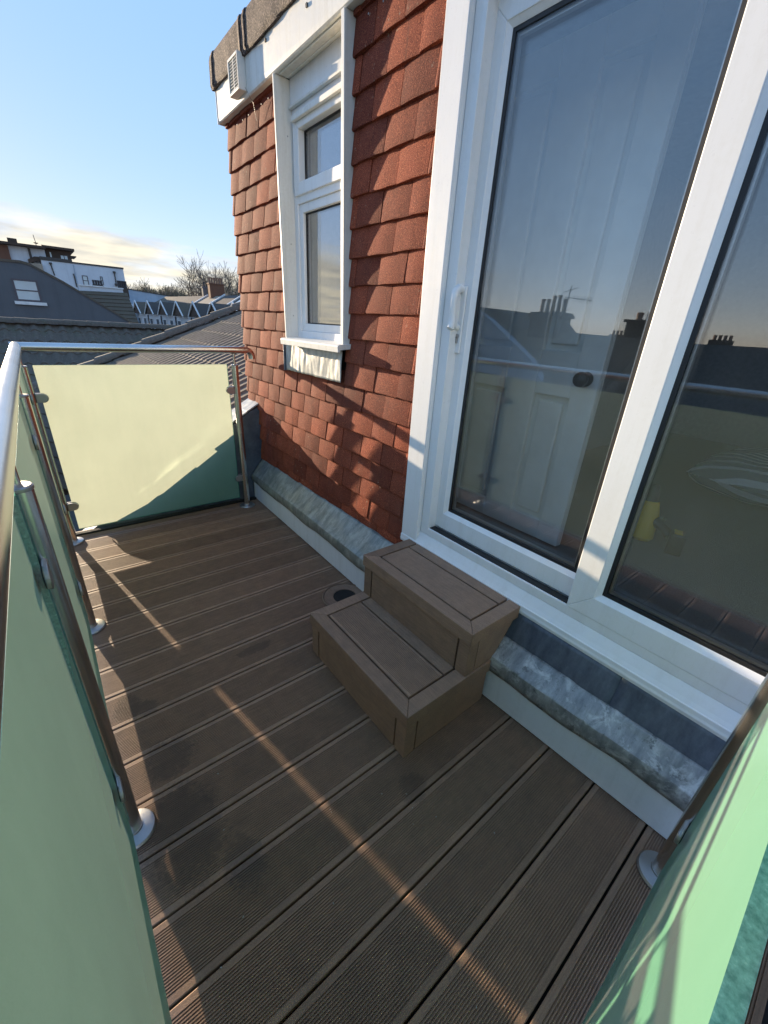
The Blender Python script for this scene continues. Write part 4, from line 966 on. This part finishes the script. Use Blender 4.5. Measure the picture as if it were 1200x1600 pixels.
# terrace running towards the balcony, gables facing it
def build_terrace():
    A = Vector((10.1, 56.2, 0)); T = Vector((2.72, -17.3, 0)).normalized(); NRM = Vector((-T.y, T.x, 0)); NRM = -NRM if NRM.x > 0 else NRM
    Wd = 3.50
    labels = ['white terraced house furthest along the row beside the blue wall', 'second white terraced house of the row with a plain dark roof', 'white terraced house in front of the small grey chimney', 'white terraced house with a brown patched roof slope', 'white terraced house below the tall brick chimney', 'nearest white terraced house with two roof lights']
    for i in range(7):
        lab = labels[i] if i < 6 else 'white terraced house half hidden behind the ribbed roof hip'
        o = A + T * (Wd * i); 
        P = lambda a, n, z: tuple(o + T * a + NRM * n + Vector((0, 0, z)))     # a along row, n outwards
        t = thing('terraced_house', lab, 'house', (o.x, o.y, -9), 'row of white gabled terraced houses')
        h = Wd / 2 - 0.02; zE = 1.13; zG = 2.26; zR = 3.05 + 0.03 * i
        b = MB(); b.add([P(-h, 0, -9), P(h, 0, -9), P(h, 0, zE), P(-h, 0, zE), P(-h, -7, -9), P(h, -7, -9), P(h, -7, zE), P(-h, -7, zE)], [(0, 1, 2, 3), (5, 4, 7, 6), (1, 5, 6, 2), (4, 0, 3, 7)])
        b.build('wall', 'white_render', t)
        r = MB(); g = h * 0.62
        r.add([P(-h, 0.15, zE), P(h, 0.15, zE), P(h, -3.5, zR), P(-h, -3.5, zR), P(h, -7.2, zE), P(-h, -7.2, zE)], [(0, 1, 2, 3), (3, 2, 4, 5), (1, 4, 2), (0, 3, 5)])
        r.add([P(-g, 0.55, zE - 0.05), P(0, 0.55, zG), P(0, -2.2, zG), P(-g, -1.0, zE), P(g, 0.55, zE - 0.05), P(g, -1.0, zE)], [(0, 1, 2, 3), (1, 4, 5, 2)])
        roof = r.build('roof', 'roof_slate' if i % 3 else 'roof_dark', t)
        MB().add([P(-g + .08, 0.45, zE - 0.02), P(g - .08, 0.45, zE - 0.02), P(0, 0.45, zG - 0.06), P(-g + .08, 0.35, zE - 0.02), P(g - .08, 0.35, zE - 0.02), P(0, 0.35, zG - 0.06)], [(0, 1, 2), (5, 4, 3), (0, 3, 4, 1)]).build('gable', 'brick_dark', t)
        for s in (-1, 1):
            MB().add([P(s * (g + 0.12), 0.60, zE - 0.16), P(0, 0.60, zG - 0.02), P(0, 0.60, zG + 0.12), P(s * (g + 0.12), 0.60, zE - 0.02), P(s * (g + 0.12), 0.50, zE - 0.16), P(0, 0.50, zG - 0.02), P(0, 0.50, zG + 0.12), P(s * (g + 0.12), 0.50, zE - 0.02)], [(0, 1, 2, 3), (7, 6, 5, 4), (3, 2, 6, 7), (0, 4, 5, 1)]).build('bargeboard', 'white_trim', t)
        # white party wall line up the roof
        if i in (3, 4, 5, 6):
            q = MB(); q.add([P(-h - .06, 0.2, zE + 0.05), P(-h + .12, 0.2, zE + 0.05), P(-h + .12, -3.5, zR + 0.12), P(-h - .06, -3.5, zR + 0.12), P(-h - .06, 0.2, zE - .1), P(-h + .12, 0.2, zE - .1), P(-h + .12, -3.5, zR - .05), P(-h - .06, -3.5, zR - .05)], [(0, 1, 2, 3), (0, 4, 5, 1), (1, 5, 6, 2), (0, 3, 7, 4)]); q.build('party_wall', 'white_trim', t)
        for a in (-0.95, 0.75):
            q = MB(); w = 0.46; q.add([P(a - w, 0.02, -0.9), P(a + w, 0.02, -0.9), P(a + w, 0.02, 0.72), P(a - w, 0.02, 0.72), P(a - w, 0.06, -0.9), P(a + w, 0.06, -0.9), P(a + w, 0.06, 0.72), P(a - w, 0.06, 0.72)], [(4, 5, 6, 7), (0, 4, 7, 3), (5, 1, 2, 6), (7, 6, 2, 3)])
            wn = q.build('window', 'white_trim', t)
            q = MB(); w = 0.33; q.add([P(a - w, 0.065, -0.8), P(a + w, 0.065, -0.8), P(a + w, 0.065, -0.08), P(a - w, 0.065, -0.08), P(a - w, 0.065, 0.0), P(a + w, 0.065, 0.0), P(a + w, 0.065, 0.64), P(a - w, 0.065, 0.64)], [(0, 1, 2, 3), (4, 5, 6, 7)])
            q.build('pane', 'window_dark', wn)
        q = MB(); q.tube([P(-h + 0.1, 0.1, -3), P(-h + 0.1, 0.1, 1.0)], 0.06, 6); q.build('downpipe', 'roof_slate', t)
        def stack(a, n, w, d, z0, z1, mat, pots, pm):
            c = Vector(P(a, n, 0)); q = MB()
            q.box(c.x - w, c.x + w, c.y - d, c.y + d, z0, z1).box(c.x - w - .06, c.x + w + .06, c.y - d - .06, c.y + d + .06, z1 + 0.002, z1 + 0.1)
            ch = q.build('chimney', mat, roof)
            for k in range(pots):
                MB().lathe([(0.12, 0), (0.10, 0.08), (0.11, 0.45), (0.125, 0.5)], (c.x - w + (k + 0.5) * 2 * w / pots, c.y, z1 + 0.1), 10).build('chimney_pot', pm, roof, smooth=40)
        if i == 2: stack(1.0, -3.6, 0.22, 0.22, 2.9, 3.85, 'grey_render', 1, 'pot_dark')
        if i == 4: stack(-3.5, -3.6, 0.70, 0.3, 2.9, 4.1, 'brick_brown', 6, 'pot_clay')
        if i == 5:
            for a in (-0.5, 0.5):
                sl = (zR - zE) / 3.65
                q = MB(); q.add([P(a - .3, -1.5 + .15, zE + 1.5 * sl + .06), P(a + .3, -1.5 + .15, zE + 1.5 * sl + .06), P(a + .3, -2.9 + .15, zE + 2.9 * sl + .06), P(a - .3, -2.9 + .15, zE + 2.9 * sl + .06), P(a - .3, -1.35, zE + 1.5 * sl - .06), P(a + .3, -1.35, zE + 1.5 * sl - .06)], [(0, 1, 2, 3), (0, 4, 5, 1)]); q.build('roof_light', 'window_pale', roof)
        if i in (3,):
            sl = (zR - zE) / 3.65; q = MB(); q.add([P(-1.2, -2.0 + .15, zE + 2.0 * sl + .02), P(1.5, -2.0 + .15, zE + 2.0 * sl + .02), P(1.5, -3.5 + .15, zE + 3.5 * sl + .02), P(-1.2, -3.5 + .15, zE + 3.5 * sl + .02)], [(0, 1, 2, 3)]); q.build('roof_patch', 'tan_render', roof)
build_terrace()

# ------------------------------------------------------------------ bare trees
def build_tree(label, x, y, z0, h, spread, seed, levels=5, kids=4, group=None, green=0.0, tw=0.012):
    r = random.Random(seed); t = thing('bare_tree', label, 'tree', (x, y, z0), group)
    trunk = MB(); limbs = MB()
    def tri(b, a, c, ra, rc):
        a = Vector(a); c = Vector(c); d = (c - a).normalized(); u = d.orthogonal().normalized(); w = d.cross(u); vs = []
        for p, rr in ((a, ra), (c, rc)):
            for k in range(3): vs.append(p + (u * math.cos(k * 2.094) + w * math.sin(k * 2.094)) * rr)
        b.add(vs, [(0, 1, 4, 3), (1, 2, 5, 4), (2, 0, 3, 5)], 1 if r.random() < green else 0)
    def grow(p, d, L, rad, lv):
        n = 3; q = Vector(p); dd = Vector(d)
        for k in range(n):
            dd = (dd + Vector((r.uniform(-.16, .16), r.uniform(-.16, .16), r.uniform(-.05, .14)))).normalized(); e = q + dd * (L / n)
            ra, rb = rad * (1 - 0.22 * k), rad * (1 - 0.22 * (k + 1))
            tri(trunk if lv >= levels - 1 else limbs, q, e, max(ra, tw), max(rb, tw)); q = e
            if lv > 0 and k >= 1 or (lv > 0 and lv < levels - 1):
                for j in range(kids if k == n - 1 else max(1, kids - 2)):
                    ax = dd.orthogonal().normalized(); ax.rotate(Matrix.Rotation(r.uniform(0, 6.28), 3, dd))
                    nd = (dd * 1.0 + ax * r.uniform(0.35, 0.8)); nd.z += 0.10; nd.normalize()
                    grow(q, nd, L * r.uniform(0.55, 0.78), rb * 0.62, lv - 1)
    hh = h * 0.30
    trunk.tube([(x, y, z0), (x + 0.1, y, z0 + hh * 0.5), (x, y, z0 + hh)], [h * 0.035, h * 0.028, h * 0.024], 8)
    for j in range(6):
        a = j * 1.047 + r.uniform(-.3, .3); ti = r.uniform(0.15, 0.75) * spread
        grow((x, y, z0 + hh * r.uniform(0.75, 1)), Vector((math.cos(a) * ti, math.sin(a) * ti, 1)).normalized(), h * 0.27, h * 0.014, levels - 1)
    trunk.build('trunk', ['bark', 'bark'], t); o = limbs.build('crown', ['twig', 'twig_green'], t); return t
build_tree('large bare tree with a wide fan of branches behind the brick chimney', 22.7, 70.0, -8.5, 17.2, 0.95, 5, 5, 3, None, 0.15, 0.020)
for k, (rt, hz, lab) in enumerate(((0.175, 5.4, 'leftmost bare tree beside the white block parapet'), (0.192, 6.0, 'second bare tree of the distant line above the blue wall'), (0.207, 6.1, 'third bare tree of the distant line above the blue wall'), (0.222, 5.9, 'bare tree at the right end of the dense distant line'), (0.256, 5.4, 'thin low bare tree left of the small grey chimney'), (0.352, 6.3, 'low greenish tree to the right of the brick chimney'))):
    build_tree(lab, rt * 95, 95.0, -8.5, 8.5 + hz + 1.25, 1.25, 30 + k, 4, 5, 'distant bare trees', 0.35 if k < 5 else 0.8, 0.030)

# ------------------------------------------------------------------ houses across the street, seen mirrored in the door glass
def mir(a, b, D): return Vector((2.48 - D, a * D, 1.2507 + b * D))
def build_across():
    t = thing('street_house', 'brown roofed house with a broad chimney stack and a television aerial, mirrored in the glass', 'house', (-12, 8, -9))
    D = 14.0; xr = 2.48 - D
    b = MB(); b.add([(xr, 5.2, 1.36), (xr, 12.5, 1.58), (xr + 4.2, 12.5, -1.3), (xr + 4.2, 5.2, -1.5), (xr - 4.2, 12.5, -1.3), (xr - 4.2, 5.2, -1.5)], [(0, 3, 2, 1), (0, 1, 4, 5)]); b.build('roof', 'roof_brown', t)
    bx('wall', 'tan_render', t, xr - 3.9, xr + 3.9, 5.3, 12.4, -9, -1.4)
    MB().extrude([(xr - 3.9, 5.3, -1.4), (xr + 3.9, 5.3, -1.4), (xr, 5.3, 1.3)], (0, 7.1, 0)).build('gable', 'tan_render', t)
    st = MB(); st.box(xr - 0.35, xr + 0.35, 7.95, 9.05, 0.9, 1.86).box(xr - 0.42, xr + 0.42, 7.87, 9.13, 1.862, 1.95).box(xr - 0.38, xr + 0.38, 7.91, 9.09, 1.952, 2.02)
    ch = st.build('chimney', 'brick_dark', t)
    for i, hgt in enumerate((0.42, 0.52, 0.50, 0.40, 0.40)):
        MB().lathe([(0.085, 0), (0.068, 0.05), (0.062, hgt - 0.06), (0.076, hgt - 0.05), (0.076, hgt)], (xr, 8.08 + i * 0.205, 2.02), 12).build('chimney_pot', 'pot_clay', ch, smooth=40)
    ae = MB(); q = lambda u, v: Vector((xr + 0.3, u, v))
    ae.tube([q(7.90, 1.1), q(7.80, 2.80)], 0.014, 6); ae.tube([q(7.55, 2.72), q(8.05, 2.60)], 0.010, 5)
    ae.tube([q(7.05, 2.36), q(7.95, 2.46)], 0.012, 5)
    for u in (7.1, 7.2, 7.3, 7.4, 7.52, 7.64): ae.tube([q(u, 2.36 + (u - 7.05) * .11 - 0.09), q(u, 2.36 + (u - 7.05) * .11 + 0.09)], 0.008, 5)
    ae.tube([q(7.66, 2.15), q(7.95, 2.02)], 0.010, 5); ae.tube([q(7.68, 1.75), q(7.9, 1.72)], 0.010, 5)
    ae.build('aerial', 'roof_slate', t)
    g = thing('street_house', 'grey rendered gable across the street, mirrored beside the door handle', 'house', (-9.5, 11, -9))
    MB().extrude([(-9.4, 4.9, -2.4), (-9.4, 17, -2.4), (-9.4, 14.5, 0.6), (-9.4, 10.6, 2.2), (-9.4, 9.4, 1.69), (-9.4, 7.6, 0.60)], (-0.3, 0, 0)).build('gable_wall', 'blue_render', g)
    MB().add([(-9.7, 4.9, -2.5), (-9.7, 10.6, 2.1), (-16, 10.6, 2.1), (-16, 4.9, -2.5), (-9.7, 17, -2.5), (-16, 17, -2.5)], [(0, 1, 2, 3), (1, 4, 5, 2)]).build('roof', 'roof_slate', g)
    h = thing('street_house', 'dark roofed house with a square chimney across the street', 'house', (-12, 3, -9))
    MB().add([(xr - 1, -1.2, 1.33), (xr - 1, 5.0, 1.33), (xr + 4, 5.0, -1.6), (xr + 4, -1.2, -1.6), (xr - 6, 5.0, -1.6), (xr - 6, -1.2, -1.6)], [(0, 3, 2, 1), (0, 1, 4, 5)]).build('roof', 'roof_slate', h)
    bx('wall', 'white_render', h, xr - 5.5, xr + 3.5, -1.0, 4.9, -9, -1.5)
    MB().extrude([(xr - 5.5, 4.85, -1.5), (xr + 3.5, 4.85, -1.5), (xr - 1, 4.85, 1.2)], (0, -5.8, 0)).build('gable', 'white_render', h)
    c = MB().box(xr - 1.35, xr - 0.6, 5.30, 6.25, 0.6, 1.82).box(xr - 1.42, xr - 0.53, 5.23, 6.32, 1.822, 1.9).build('chimney', 'brick_dark', h)
    for i in range(3): MB().lathe([(0.11, 0), (0.09, 0.05), (0.10, 0.22)], (xr - 0.98, 5.45 + i * 0.3, 1.9), 10).build('chimney_pot', 'pot_clay', c, smooth=40)
    r2 = random.Random(3)
    for i in range(6):
        y0 = -14 + i * 7.6; hh = thing('street_house', 'slate roofed house far across the street in a long row', 'house', (-36, y0 + 3.7, -9), 'far row of slate roofed houses')
        z = 1.36 + r2.uniform(-.06, .08)
        MB().add([(-38, y0, z), (-38, y0 + 7.4, z), (-33, y0 + 7.4, -1.9), (-33, y0, -1.9), (-43, y0 + 7.4, -1.9), (-43, y0, -1.9)], [(0, 3, 2, 1), (0, 1, 4, 5)]).build('roof', 'roof_slate', hh)
        MB().extrude([(-42.5, y0 + 0.05, -1.85), (-33.4, y0 + 0.05, -1.85), (-38, y0 + 0.05, z - 0.1)], (0, 7.3, 0)).box(-42.5, -33.4, y0 + 0.05, y0 + 7.35, -9, -1.86).build('wall', 'tan_render', hh)
        c = bx('chimney', 'brick_dark', hh, -38.4, -37.6, y0 + 0.6, y0 + 2.0, z - 0.5, z + 0.42)
        for k in range(4): MB().lathe([(0.13, 0), (0.11, 0.1), (0.12, 0.34)], (-38, y0 + 0.8 + k * 0.33, z + 0.42), 8).build('chimney_pot', 'pot_clay', c)
build_across()
